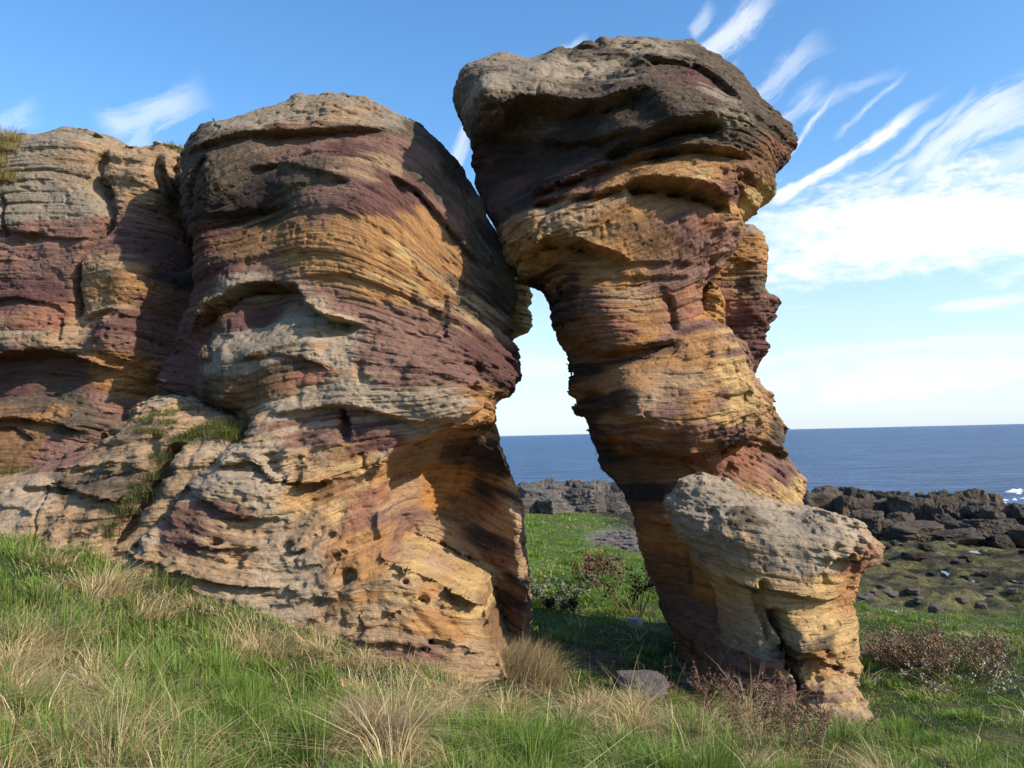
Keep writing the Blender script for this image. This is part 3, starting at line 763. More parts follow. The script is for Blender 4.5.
stack = Body('pillar', lk=1.5, outline=[(453, 86), (460, 71), (475, 61), (500, 54), (530, 60), (560, 52), (600, 43), (650, 37), (690, 40), (720, 60), (745, 77), (760, 94), (775, 110), (790, 125), (796, 145), (790, 162), (776, 178), (772, 200), (757, 218), (737, 226), (738, 240), (728, 256), (714, 272), (702, 285), (697, 300), (699, 318), (720, 330), (734, 352), (742, 380),
    (748, 400), (750, 424), (741, 437), (722, 452), (707, 467), (716, 482), (735, 520), (745, 620), (745, 720), (690, 740), (684, 690), (677, 645), (660, 602), (648, 572), (640, 540), (640, 520), (626, 492), (606, 470), (593, 440), (590, 420), (578, 398), (577, 378), (568, 358), (552, 325), (553, 310), (548, 293), (535, 285), (518, 278), (510, 262), (495, 225), (478, 190), (470, 160), (463, 130), (455, 110)],
    ymid=9.6, thick=0.9,
    front=[(460, 85, 9.0), (500, 62, 9.1), (600, 50, 9.2), (680, 48, 9.2), (740, 80, 9.2), (785, 130, 9.1), (500, 85, 8.6), (540, 90, 8.6), (480, 105, 8.7), (600, 90, 8.5), (650, 75, 8.45), (660, 98, 8.12), (610, 108, 8.2), (700, 85, 8.35), (740, 110, 8.3), (770, 138, 8.6),
     (475, 150, 9.6), (520, 150, 9.25), (525, 195, 9.2), (495, 205, 9.55), (570, 130, 8.65), (560, 180, 8.75), (610, 148, 8.45), (660, 142, 8.36), (720, 145, 8.4), (610, 170, 8.45), (660, 163, 8.3), (720, 168, 8.4), (760, 165, 8.65), (755, 200, 8.8),
     (530, 225, 8.6), (540, 245, 8.65), (520, 255, 8.85), (580, 220, 8.45), (640, 205, 8.4), (690, 200, 8.4), (720, 220, 8.55), (580, 258, 8.7), (640, 245, 8.5), (700, 240, 8.6), (725, 250, 8.85),
     (535, 282, 9.4), (580, 300, 8.75), (640, 290, 8.65), (690, 290, 8.8), (558, 330, 9.35), (600, 335, 8.7), (650, 330, 8.65), (700, 322, 8.8), (583, 370, 9.4), (620, 365, 8.6), (670, 360, 8.45), (720, 350, 8.65), (590, 400, 9.4), (612, 395, 8.55),
     (660, 390, 8.35), (710, 395, 8.4), (740, 405, 8.6), (640, 430, 8.45), (690, 428, 8.3), (730, 425, 8.45), (600, 440, 9.4), (650, 465, 9.1), (700, 460, 8.85), (630, 485, 9.5), (665, 490, 9.1), (650, 530, 9.25), (690, 540, 8.75),
     (660, 570, 9.15), (700, 580, 8.6), (685, 630, 9.0), (710, 660, 8.4), (700, 700, 8.3), (690, 500, 9.0)], R=0.45,
    ledges=[([(460, 128), (490, 113), (520, 102), (548, 100), (575, 106), (600, 104), (632, 92), (655, 82)], 0.22, 0.20, 0.12, 0.15), ([(540, 135), (570, 140), (600, 135), (640, 125)], 0.12, 0.12, 0.04, 0.1), ([(600, 152), (622, 143), (648, 131), (680, 121), (706, 117), (730, 121)], 0.25, 0.10, 0.10, 0.12),
            ([(520, 200), (560, 185), (590, 170), (620, 158), (650, 148), (700, 144), (735, 150), (758, 156)], 0.14, 0.08, 0.08, 0.12), ([(622, 182), (640, 177), (662, 178), (690, 181), (715, 190), (735, 206)], 0.35, 0.12, 0.09, 0.12),
            ([(528, 205), (560, 196), (595, 192), (630, 181)], 0.16, 0.06, 0.06, 0.1), ([(516, 262), (530, 252), (546, 237), (575, 238), (608, 251), (635, 262)], 0.16, 0.14, 0.07, 0.12), ([(512, 262), (535, 268), (555, 276), (575, 286)], 0.3, 0.14, 0.06, 0.1),
            ([(560, 335), (585, 345), (605, 352), (640, 345), (685, 337)], 0.28, 0.10, 0.05, 0.12), ([(596, 398), (606, 410), (620, 418), (645, 416)], 0.25, 0.08, 0.08, 0.1), ([(608, 430), (640, 447), (680, 454), (715, 449), (746, 431)], 0.5, 0.2, 0.10, 0.14),
            ([(625, 510), (650, 520), (675, 525)], 0.14, 0.1, 0.05, 0.1), ([(580, 268), (640, 260), (700, 262), (728, 250)], 0.05, 0.05, 0.02, 0.06), ([(580, 280), (640, 276), (700, 275)], 0.05, 0.05, 0.02, 0.06), ([(640, 60), (680, 62), (710, 75), (745, 100)], 0.10, 0.1, 0.05, 0.1)],
    grooves=[([(668, 292), (672, 310), (676, 335)], 0.14, 0.035), ([(562, 212), (580, 208), (595, 206)], 0.10, 0.02), ([(742, 178), (746, 195), (744, 210)], 0.10, 0.03), ([(530, 292), (560, 300), (572, 295)], 0.1, 0.04)],
    beds=[[(500, 240), (560, 215), (620, 182), (690, 152), (755, 155)], [(470, 122), (520, 103), (580, 107), (650, 84), (700, 80), (750, 102)], [(560, 287), (610, 288), (680, 270), (735, 242)], [(600, 350), (650, 345), (720, 335)], [(600, 400), (660, 396), (742, 388)], [(620, 432), (680, 436), (745, 422)], [(645, 540), (680, 545), (720, 550)]],
    rim=[(580, 370, 0.27), (592, 430, 0.27), (556, 320, 0.27), (620, 490, 0.27), (645, 540, 0.27), (670, 620, 0.27), (500, 220, 0.25), (470, 150, 0.25), (600, 45, 0.45), (780, 130, 0.4), (745, 410, 0.3), (460, 85, 0.4)],
    pits=[(552, 110, 5, 8), (650, 108, 6, 8), (560, 185, 5, 6), (640, 100, 5, 6), (750, 180, 6, 8), (740, 192, 6, 8), (755, 190, 5, 8)],
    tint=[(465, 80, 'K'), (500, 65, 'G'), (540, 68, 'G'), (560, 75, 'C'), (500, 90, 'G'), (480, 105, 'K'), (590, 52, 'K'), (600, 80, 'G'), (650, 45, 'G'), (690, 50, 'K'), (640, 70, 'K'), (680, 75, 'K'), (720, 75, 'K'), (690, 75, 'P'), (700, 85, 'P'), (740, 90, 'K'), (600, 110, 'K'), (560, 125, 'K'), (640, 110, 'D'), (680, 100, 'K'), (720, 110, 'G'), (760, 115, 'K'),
          (560, 140, 'D'), (500, 140, 'D'), (475, 140, 'B'), (480, 165, 'P'), (500, 190, 'P'), (530, 190, 'D'), (520, 150, 'D'), (560, 170, 'D'), (600, 150, 'D'), (600, 170, 'P'), (650, 140, 'D'), (700, 130, 'K'), (740, 130, 'K'), (780, 140, 'R'), (770, 160, 'B'), (790, 150, 'D'), (550, 195, 'P'), (590, 180, 'P'), (640, 140, 'K'),  # D spots put part of the left-face shade into the colour
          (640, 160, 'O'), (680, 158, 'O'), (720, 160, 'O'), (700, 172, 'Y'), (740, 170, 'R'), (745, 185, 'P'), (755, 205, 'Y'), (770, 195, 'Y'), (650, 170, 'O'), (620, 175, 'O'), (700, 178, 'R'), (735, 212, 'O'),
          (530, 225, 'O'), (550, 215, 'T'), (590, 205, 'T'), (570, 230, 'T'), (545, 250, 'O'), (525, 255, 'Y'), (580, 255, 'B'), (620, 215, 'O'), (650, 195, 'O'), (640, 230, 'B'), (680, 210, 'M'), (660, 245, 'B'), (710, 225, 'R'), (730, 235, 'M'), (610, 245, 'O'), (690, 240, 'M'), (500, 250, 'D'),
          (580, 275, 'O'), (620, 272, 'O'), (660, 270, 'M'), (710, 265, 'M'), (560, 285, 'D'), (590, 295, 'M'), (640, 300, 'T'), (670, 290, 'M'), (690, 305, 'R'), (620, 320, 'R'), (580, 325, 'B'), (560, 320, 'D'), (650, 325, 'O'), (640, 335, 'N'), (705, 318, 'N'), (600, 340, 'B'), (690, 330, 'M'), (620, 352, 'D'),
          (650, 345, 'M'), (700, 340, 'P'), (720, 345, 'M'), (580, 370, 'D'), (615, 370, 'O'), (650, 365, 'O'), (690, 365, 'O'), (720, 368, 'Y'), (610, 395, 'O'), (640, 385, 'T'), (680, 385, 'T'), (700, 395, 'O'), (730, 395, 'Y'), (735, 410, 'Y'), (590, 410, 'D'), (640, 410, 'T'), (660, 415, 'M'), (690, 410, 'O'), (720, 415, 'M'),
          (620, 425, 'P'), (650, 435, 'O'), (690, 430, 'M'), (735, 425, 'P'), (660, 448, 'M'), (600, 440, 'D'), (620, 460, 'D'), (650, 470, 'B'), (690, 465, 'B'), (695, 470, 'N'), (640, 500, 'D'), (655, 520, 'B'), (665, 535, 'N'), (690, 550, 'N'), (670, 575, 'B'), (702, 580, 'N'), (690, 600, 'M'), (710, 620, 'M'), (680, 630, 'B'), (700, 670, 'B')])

shoulder = Body('shoulder', [(690, 300), (704, 283), (716, 305), (722, 330), (745, 343), (748, 371), (766, 399), (776, 415), (788, 432), (782, 443), (792, 462), (808, 479), (802, 500), (800, 560), (800, 720), (690, 720), (680, 520), (655, 440), (670, 340)], 10.0, 0.7,
    [(700, 310, 8.95), (712, 315, 9.2), (690, 330, 9.0), (735, 350, 9.15), (745, 375, 9.3), (720, 380, 9.0), (760, 405, 9.35), (745, 440, 9.15), (780, 432, 9.6), (765, 450, 9.5), (730, 460, 9.1), (750, 490, 9.1), (790, 470, 9.5), (800, 490, 9.6), (700, 480, 9.1), (740, 560, 9), (740, 680, 8.8)], R=0.35,
    ledges=[([(742, 440), (760, 445), (785, 447)], 0.12, 0.1, 0.05, 0.1)], grooves=[([(752, 395), (747, 420), (744, 440)], 0.1, 0.04)], beds=[[(740, 445), (770, 460), (800, 485)], [(700, 330), (740, 345), (747, 350)]],
    tint=[(705, 315, 'N'), (712, 322, 'Y'), (720, 340, 'M'), (740, 355, 'M'), (755, 395, 'T'), (765, 415, 'O'), (760, 432, 'O'), (775, 425, 'K'), (785, 435, 'K'), (745, 445, 'M'), (770, 455, 'R'), (780, 465, 'M'), (730, 470, 'R'), (750, 480, 'R'), (790, 480, 'P'), (795, 495, 'Y'), (800, 480, 'T'), (740, 560, 'B')])

lumpb = Body('lobe', [(690, 235), (737, 222), (748, 224), (757, 234), (767, 250), (764, 273), (757, 293), (768, 308), (763, 325), (755, 338), (758, 350), (748, 372), (720, 400), (690, 380), (680, 300)], 10.4, 0.6,
    [(700, 250, 9.8), (745, 235, 9.9), (750, 260, 9.75), (740, 285, 9.85), (750, 310, 9.6), (730, 320, 9.7), (745, 340, 9.75), (730, 370, 9.8), (700, 350, 9.7)], R=0.3,
    ledges=[([(735, 292), (750, 290), (765, 295)], -0.12, 0.1, -0.08, 0.1), ([(735, 262), (755, 262), (768, 256)], 0.12, 0.1, 0.06, 0.1)],
    tint=[(745, 232, 'G'), (755, 250, 'O'), (745, 270, 'O'), (758, 280, 'K'), (740, 300, 'R'), (755, 310, 'P'), (740, 325, 'P'), (750, 345, 'P'), (720, 300, 'M')])

ped = Body('pedestal', [(668, 505), (680, 479), (700, 470), (724, 475), (742, 491), (770, 499), (800, 505), (830, 508), (855, 515), (875, 530), (888, 545), (881, 562), (862, 572), (853, 590), (848, 602), (852, 626), (848, 640), (851, 656), (844, 670), (838, 674), (850, 690), (867, 712), (870, 760), (720, 770), (724, 692), (722, 640), (720, 600), (700, 570), (682, 542)],
    8.0, 0.55,
    [(700, 478, 7.85), (680, 500, 7.75), (740, 498, 7.75), (800, 512, 7.7), (850, 522, 7.65), (690, 520, 7.5), (730, 525, 7.38), (780, 530, 7.3), (830, 530, 7.3), (870, 545, 7.4), (700, 550, 7.55), (740, 555, 7.35), (790, 560, 7.25), (835, 560, 7.3), (862, 560, 7.5),
     (740, 590, 7.38), (790, 592, 7.28), (835, 590, 7.42), (850, 580, 7.6), (740, 625, 7.45), (770, 625, 7.42), (810, 620, 7.3), (840, 625, 7.42), (735, 660, 7.5), (800, 645, 7.22), (835, 650, 7.3), (775, 665, 7.42), (810, 672, 7.4), (838, 672, 7.5), (740, 695, 7.4), (790, 695, 7.25), (820, 690, 7.25), (850, 700, 7.2), (840, 725, 7.0), (760, 720, 7.2)], R=0.32, calm=0.34, hack=[(730, 510, 0.55, 0.7), (850, 530, 0.45, 1.2)],
    ledges=[([(684, 570), (730, 584), (780, 590), (825, 600), (856, 590)], 0.15, 0.14, 0.08, 0.14), ([(785, 652), (805, 651), (825, 657), (848, 666)], 0.2, 0.09, 0.06, 0.1), ([(825, 560), (845, 558), (870, 562)], 0.2, 0.1, 0.05, 0.1), ([(700, 515), (740, 520), (790, 522), (830, 530)], 0.06, 0.06, 0.02, 0.06),
            ([(735, 690), (760, 682), (785, 688)], -0.08, 0.08, -0.04, 0.06)],
    grooves=[([(762, 578), (763, 600), (767, 625), (770, 650)], 0.14, 0.025), ([(776, 608), (783, 630), (788, 655), (797, 678), (808, 705), (812, 725)], 0.38, 0.045), ([(714, 505), (713, 530), (712, 545)], 0.08, 0.03)],
    beds=[[(690, 560), (730, 578), (780, 588), (840, 590)], [(690, 520), (740, 525), (800, 530), (860, 545)], [(740, 640), (840, 640)]],
    pits=[(850, 533, 6, 10), (862, 540, 7, 12), (872, 548, 6, 10), (856, 548, 6, 10), (845, 542, 5, 8), (842, 652, 7, 12), (835, 610, 6, 6), (870, 536, 4, 8), (848, 556, 6, 10), (830, 652, 4, 6), (841, 625, 5, 6)],
    tint=[(700, 476, 'C'), (690, 495, 'G'), (740, 500, 'G'), (800, 510, 'C'), (850, 520, 'C'), (715, 520, 'G'), (750, 530, 'K'), (800, 535, 'G'), (830, 530, 'G'), (865, 530, 'C'), (700, 545, 'G'), (730, 555, 'T'), (780, 560, 'G'), (820, 560, 'C'), (850, 545, 'C'), (870, 555, 'T'), (850, 570, 'R'), (860, 560, 'R'), (740, 580, 'Y'), (790, 580, 'T'), (830, 585, 'Y'), (710, 570, 'T'), (845, 585, 'O'),
          (745, 605, 'Y'), (770, 600, 'Y'), (715, 610, 'Y'), (800, 610, 'Y'), (830, 620, 'Y'), (840, 640, 'Y'), (735, 630, 'T'), (760, 640, 'T'), (790, 635, 'Y'), (810, 645, 'K'), (815, 660, 'O'), (740, 660, 'G'), (770, 660, 'K'), (800, 668, 'Y'), (830, 675, 'Y'), (735, 690, 'M'), (770, 690, 'M'), (800, 690, 'P'), (825, 695, 'M'), (850, 705, 'T'), (845, 715, 'M'), (790, 710, 'P'), (830, 680, 'C')])

outcrop = empty('rock_outcrop', (-2.6, 9.0, 3.2))
tag(outcrop, 'broad banded sandstone outcrop with cave hollow, left of the leaning pillar', 'rock outcrop', 'sandstone arch')
OCC = []
o1, top1 = build_rock([wall, ledge_b, butt, pinn], ['cliff_wall', 'ledge', 'buttress', 'pinnacle'], ((-8.2, 0.5), (6.85, 12.2), (2.1, 9.5)), (0.034, 0.036, 0.021), outcrop, 2.0)
OCC.append(o1)
pillar = empty('rock_pillar', (1.6, 9.2, 2.3))
tag(pillar, 'tall leaning sandstone pillar with overhanging dark head, right of the arch', 'rock pillar', 'sandstone arch')
o2, top2 = build_rock([stack, shoulder, lumpb], ['column', 'shoulder', 'lobe'], ((-0.85, 3.7), (7.9, 11.6), (1.6, 10.0)), (0.030, 0.032, 0.019), pillar, 1.6)
OCC.append(o2)
pedr = empty('pedestal_rock', (2.5, 7.6, 2.2))
tag(pedr, 'mushroom shaped rock with grey cap on a yellow stem, before the pillar foot', 'rock', 'sandstone arch')
o3, top3 = build_rock([ped], ['pedestal'], ((1.2, 3.7), (6.7, 9.0), (1.5, 4.9)), (0.02, 0.02, 0.014), pedr, 1.5)
OCC.append(o3)


def in_rock(x, y, z):
    r = np.zeros(len(x), bool)
    for o in OCC: r |= o(x, y, z)
    return r

#PART2
# ------------------------------------------------------------------ ground sheet and sea
def warp_axis(lo, fine_lo, fine_hi, hi, step, grow):
    a = list(np.arange(fine_lo, fine_hi, step)); s = step; v = fine_hi; r = []
    while v < hi: r.append(v); s *= grow; v += s
    r.append(hi); s = step; v = fine_lo - s; l = []
    while v > lo: l.append(v); s *= grow; v -= s
    l.append(lo)
    return np.array(l[::-1] + a + r)


gx = warp_axis(-9000, -7, 11, 9000, 0.07, 1.05)
gy = warp_axis(-9000, 1.5, 15, 9000, 0.07, 1.022)
GX, GY = np.meshgrid(gx, gy, indexing='ij')
GZ = ground_z(GX, GY)
land = np.maximum(np.abs(GX), np.abs(GY))
GZ = np.where((GY < -12), np.maximum(GZ, 2.5), GZ)
nx_, ny_ = GX.shape
ii = np.arange(nx_ * ny_).reshape(nx_, ny_)
gf = np.stack([ii[:-1, :-1], ii[1:, :-1], ii[1:, 1:], ii[:-1, 1:]], -1).reshape(-1, 4)
gme = mesh_np('ground', np.stack([GX, GY, GZ], -1).reshape(-1, 3), gf, 4)
# what lies where: turf, bare soil, shingle, weedy rock
gxf, gyf = GX.ravel(), GY.ravel()
pl = platform(gxf, gyf)
n1 = fbm(gxf * 0.8, gyf * 0.8, 1.0, 4); n2 = fbm(gxf * 3, gyf * 3, 2.0, 3)
turf = np.array([0.050, 0.075, 0.020]) * (1 + 0.3 * n1[:, None])
far = sstep(11, 16, gyf)[:, None]
turf = turf * (1 - far) + far * np.array([0.095, 0.135, 0.035]) * (1 + 0.35 * n1[:, None] + 0.2 * n2[:, None])
dry = sstep(0.1, 0.6, n1 + 0.3 * n2)[:, None]
turf = turf * (1 - 0.5 * dry) + 0.5 * dry * np.array([0.19, 0.15, 0.07])
weed = np.array([0.215, 0.200, 0.080]) * (1 + 0.5 * fbm(gxf * 1.2, gyf * 1.2, 5, 4)[:, None])
rk = sstep(-0.15, 0.25, fbm(gxf * 0.7 + 5, gyf * 0.9, 8, 4) + 0.12 * (gyf - 20) / 6 - 0.08)[:, None]
weed = weed * (1 - rk) + rk * np.array([0.075, 0.062, 0.048]) * (1 + 0.5 * n2[:, None])
sh = (np.exp(-((pl - 0.5) / 0.3) ** 2) * (gyf < 22))[:, None]
weed = weed * (1 - 0.6 * sh) + 0.6 * sh * np.array([0.20, 0.165, 0.145])
gc = turf * (1 - pl[:, None]) + weed * pl[:, None]
# shingle scoop seen through the arch
ps = hit_ground(612, 540)
q = np.exp(-(((gxf - ps[0] - 0.5) / 1.3) ** 2 + ((gyf - ps[1]) / 3.0) ** 2) ** 2)
shing = q * sstep(-0.5, 0.2, n2 + 0.5)
gc = gc * (1 - shing[:, None]) + shing[:, None] * np.array([0.27, 0.22, 0.195]) * (1 + 0.5 * n2[:, None])
# trodden soil in the archway
so = hit_ground(600, 665)
q2 = np.exp(-(((gxf - so[0]) / 0.9) ** 2 + ((gyf - so[1]) / 0.9) ** 2)) * sstep(-0.3, 0.3, n2)
gc = gc * (1 - 0.7 * q2[:, None]) + 0.7 * q2[:, None] * np.array([0.16, 0.105, 0.07])
set_col(gme, 'tint', np.clip(gc, 0.01, 1))
a = gme.attributes.new('shore', 'FLOAT', 'POINT'); a.data.foreach_set('value', pl.astype(np.float32))

mt, nt, out = new_mat('turf_and_shore'); b = NB(nt)
pos = b.n('ShaderNodeNewGeometry').outputs['Position']
f1 = b.noise(pos, 9, 6, 0.7); f2 = b.noise(pos, 60, 3, 0.6)
c = b.mix(b.ramp(f1, 0.3, 0.7), b.mix(1.0, b.attr('tint'), (0.45, 0.45, 0.45), 'MULTIPLY'), b.mix(1.0, b.attr('tint'), (1.35, 1.3, 1.25), 'MULTIPLY'))
c = b.mix(b.math('MULTIPLY', b.ramp(f2, 0.4, 0.7), 0.3), c, b.mix(1.0, c, (0.5, 0.5, 0.5), 'MULTIPLY'))
sh_ = b.attr('shore', 'Fac'); f3 = b.noise(b.scalev(pos, 1.6, 2.4, 2), 1.0, 7, 0.72)
c = b.mix(b.math('MULTIPLY', b.math('MULTIPLY', b.ramp(f3, 0.47, 0.60), sh_), b.lin(b.vmath('DOT_PRODUCT', pos, (0, 1, 0)), 14, 27, 0.20, 0.85)), c, (0.045, 0.038, 0.030))
c = b.mix(b.math('MULTIPLY', b.math('MULTIPLY', b.ramp(b.noise(pos, 4.2, 6, 0.7), 0.58, 0.70), sh_), 0.6), c, (0.21, 0.185, 0.09))
nrm = b.bump(b.math('ADD', f1, b.math('MULTIPLY', f2, 0.3)), 0.9, 0.09)
nrm = b.bump(b.math('MULTIPLY', f3, sh_), 0.9, 0.5, nrm)
s = b.bsdf(c, 0.95, nrm, 0.15); nt.links.new(s.outputs[0], out.inputs[0])
ground = tag(link('ground', gme, mt), kind='structure')

# sea
mt, nt, out = new_mat('sea_water'); b = NB(nt)
pos = b.n('ShaderNodeNewGeometry').outputs['Position']
w1 = b.noise(b.scalev(pos, 0.10, 0.30, 1), 1.0, 5, 0.6, 0.3)
w2 = b.noise(b.scalev(pos, 0.9, 1.9, 1), 1.0, 5, 0.65, 0.4)
w3 = b.noise(b.scalev(pos, 0.035, 0.11, 1), 1.0, 7, 0.7)
h = b.math('ADD', b.math('MULTIPLY', w1, 0.8), b.math('MULTIPLY', w2, 0.35))
nrm = b.bump(h, 1.0, 2.2)
c = b.mix(b.ramp(w3, 0.35, 0.65), (0.030, 0.090, 0.195), (0.075, 0.165, 0.290))
w4 = b.noise(b.scalev(pos, 0.16, 0.55, 1), 1.0, 6, 0.7)
c = b.mix(b.math('MULTIPLY', b.ramp(w4, 0.40, 0.62), 0.65), b.mix(1.0, c, (0.55, 0.60, 0.70), 'MULTIPLY'), b.mix(1.0, c, (1.35, 1.3, 1.22), 'MULTIPLY'))
s = b.bsdf(c, 0.35, nrm, 0.22); s.inputs['IOR'].default_value = 1.33
nt.links.new(s.outputs[0], out.inputs[0])
R_SEA = 24000
ang = np.linspace(0, 2 * np.pi, 97)[:-1]
rings = [0, 30, 60, 120, 300, 800, 2500, 8000, R_SEA]
sv = [(0, 0, 0)]; sf = []
for ri, r in enumerate(rings[1:]):
    for t in ang: sv.append((r * math.cos(t), 60 + r * math.sin(t), 0))
for i in range(96): sf.append((0, 1 + i, 1 + (i + 1) % 96, 1 + (i + 1) % 96))
sq = []
for ri in range(len(rings) - 2):
    o0 = 1 + ri * 96; o1_ = o0 + 96
    for i in range(96): sq.append((o0 + i, o1_ + i, o1_ + (i + 1) % 96, o0 + (i + 1) % 96))
sme = bpy.data.meshes.new('sea')
sme.from_pydata(sv, [], [t[:3] for t in sf] + sq)
sme.update()
sea = tag(link('sea', sme, mt), kind='structure')

# ------------------------------------------------------------------ sky, sun
SUN_EL = math.radians(32)
SUN_AZ = math.radians(116)        # clockwise from +y, so to the right and a little behind the camera
sd = Vector((math.sin(SUN_AZ) * math.cos(SUN_EL), math.cos(SUN_AZ) * math.cos(SUN_EL), math.sin(SUN_EL)))
sl = bpy.data.lights.new('sun', 'SUN'); sl.energy = 5.0; sl.angle = math.radians(0.5); sl.color = (1.0, 0.91, 0.78)
so_ = bpy.data.objects.new('sun', sl); COL.objects.link(so_)
so_.rotation_euler = (-sd).to_track_quat('-Z', 'Y').to_euler(); so_.location = (20, -10, 25)

world = bpy.data.worlds.new('World'); scene.world = world; world.use_nodes = True
nt = world.node_tree
for n in list(nt.nodes): nt.nodes.remove(n)
b = NB(nt)
sky = b.n('ShaderNodeTexSky', sky_type='NISHITA'); sky.sun_disc = False
sky.sun_elevation = SUN_EL; sky.sun_rotation = SUN_AZ
sky.altitude = 0; sky.air_density = 1.0; sky.dust_density = 0.6; sky.ozone_density = 2.2
tc = b.n('ShaderNodeTexCoord').outputs['Generated']
sp_ = b.n('ShaderNodeSeparateXYZ'); b.put(sp_.inputs[0], tc)
az = b.math('ARCTAN2', sp_.outputs[0], sp_.outputs[1])
el = b.math('ARCSINE', sp_.outputs[2])


def azel(px, py):
    d = P(px, py, 1.0) - EYE; d = d / np.linalg.norm(d)
    return math.atan2(d[0], d[1]), math.asin(d[2])


def comb(x, y, z=0.0):
    nd = b.n('ShaderNodeCombineXYZ'); b.put(nd.inputs[0], x); b.put(nd.inputs[1], y); b.put(nd.inputs[2], z)
    return nd.outputs[0]


base = comb(az, el)
wn = b.n('ShaderNodeTexNoise'); wn.inputs['Scale'].default_value = 9; wn.inputs['Detail'].default_value = 4
b.put(wn.inputs['Vector'], base)
wv = b.vmath('SCALE', b.vmath('SUBTRACT', wn.outputs['Color'], (0.5, 0.5, 0.5)), scale=0.035)
wb_ = b.vmath('ADD', base, wv)
ws = b.n('ShaderNodeSeparateXYZ'); b.put(ws.inputs[0], wb_)
waz, wel = ws.outputs[0], ws.outputs[1]


def streak(p0, p1, w0, w1, strength, fib=1.0):
    (a0, e0), (a1, e1) = azel(*p0), azel(*p1)
    L = math.hypot(a1 - a0, e1 - e0); ux, uy = (a1 - a0) / L, (e1 - e0) / L
    dx = b.math('SUBTRACT', waz, a0); dy = b.math('SUBTRACT', wel, e0)
    t = b.math('ADD', b.math('MULTIPLY', dx, ux / L), b.math('MULTIPLY', dy, uy / L))
    v = b.math('ADD', b.math('MULTIPLY', dx, -uy), b.math('MULTIPLY', dy, ux))
    wd = b.lin(t, 0, 1, w0 / FPX, w1 / FPX)
    k = b.math('SUBTRACT', 1.0, b.math('DIVIDE', b.math('ABSOLUTE', v), wd), clamp=True)
    ends = b.math('MULTIPLY', b.ramp(t, -0.12, 0.15), b.ramp(t, 1.1, 0.6))
    fn = b.noise(comb(b.math('MULTIPLY', t, L * 9), b.math('MULTIPLY', v, 34), p0[0] * 0.37), 1.0, 9, 0.72, 0.4)
    kk = b.math('ADD', b.math('MULTIPLY', k, 0.9), b.math('MULTIPLY', b.math('SUBTRACT', fn, 0.5), 2.4))
    return b.math('MULTIPLY', b.math('MULTIPLY', b.math('MULTIPLY', b.ramp(kk, 0.15, 0.95), b.ramp(k, 0, 0.25)), ends), strength)


st = [((770, 207), (935, 98), 12, 7, 1.05), ((690, 60), (780, -10), 17, 24, 0.62), ((790, 150), (845, 88), 7, 8, 0.65), ((740, 100), (830, 40), 18, 22, 0.35), ((840, 135), (905, 72), 7, 6, 0.45),
      ((760, 130), (830, 85), 14, 16, 0.35), ((840, 195), (975, 95), 9, 7, 0.45), ((900, 175), (1060, 70), 22, 30, 0.6), ((940, 190), (1080, 120), 18, 26, 0.45), ((690, 30), (715, 0), 8, 9, 0.35),
      ((110, 125), (205, 90), 26, 24, 0.42), ((130, 160), (160, 95), 16, 16, 0.28), ((440, 190), (475, 100), 14, 10, 0.45), ((560, 52), (590, 35), 8, 8, 0.35), ((-30, 130), (40, 100), 22, 20, 0.25), ((800, 215), (950, 135), 7, 5, 0.45), ((860, 150), (935, 105), 5, 4, 0.35), ((880, 205), (1010, 120), 8, 8, 0.4), ((930, 150), (975, 92), 5, 4, 0.35), ((700, 95), (735, 55), 5, 5, 0.3), ((960, 215), (1060, 165), 8, 9, 0.4), ((810, 110), (900, 70), 9, 7, 0.22)]
tot = None
for q in st:
    v = streak(*q)
    tot = v if tot is None else b.math('MAXIMUM', tot, v)


def sheet(cx, cy, rx, ry, strength, sc=(5, 22), lo=-0.1, hi=0.95):
    a0, e0 = azel(cx, cy)
    dx = b.math('DIVIDE', b.math('SUBTRACT', waz, a0), rx / FPX); dy = b.math('DIVIDE', b.math('SUBTRACT', wel, e0), ry / FPX)
    r = b.math('SQRT', b.math('ADD', b.math('MULTIPLY', dx, dx), b.math('MULTIPLY', dy, dy)))
    k = b.math('SUBTRACT', 1.15, r)
    fn = b.noise(b.scalev(base, sc[0], sc[1], 1), 1.0, 6, 0.62)
    f2 = b.noise(b.scalev(base, 26, 60, 1), 1.0, 6, 0.65)
    k = b.math('ADD', k, b.math('ADD', b.math('MULTIPLY', b.math('SUBTRACT', fn, 0.5), 2.2), b.math('MULTIPLY', b.math('SUBTRACT', f2, 0.5), 1.7)))
    return b.math('MULTIPLY', b.ramp(k, lo, hi), strength)


for q in [(950, 224, 215, 50, 1.0), (800, 236, 80, 32, 0.6), (905, 374, 260, 16, 0.36, (7, 60)), (900, 350, 300, 9, 0.3, (4, 70)), (560, 366, 110, 11, 0.3, (5, 60)), (985, 303, 40, 6, 0.5, (14, 50)), (890, 386, 80, 14, 0.55, (22, 40)), (840, 272, 60, 5, 0.4)]:
    tot = b.math('MAXIMUM', tot, sheet(*q))
hs = b.n('ShaderNodeHueSaturation'); hs.inputs['Saturation'].default_value = 1.24; hs.inputs['Value'].default_value = 1.36
b.put(hs.inputs['Color'], sky.outputs[0])
low = b.ramp(el, 0.34, 0.0)       # pale air towards the horizon
skyc = b.mix(b.math('MULTIPLY', low, 0.75), hs.outputs[0], (4.1, 4.9, 5.7))
skyc = b.mix(tot, skyc, (6.4, 6.5, 6.6))
bg = b.n('ShaderNodeBackground'); b.put(bg.inputs[0], skyc); bg.inputs[1].default_value = 0.15
wo = b.n('ShaderNodeOutputWorld'); nt.links.new(bg.outputs[0], wo.inputs[0])

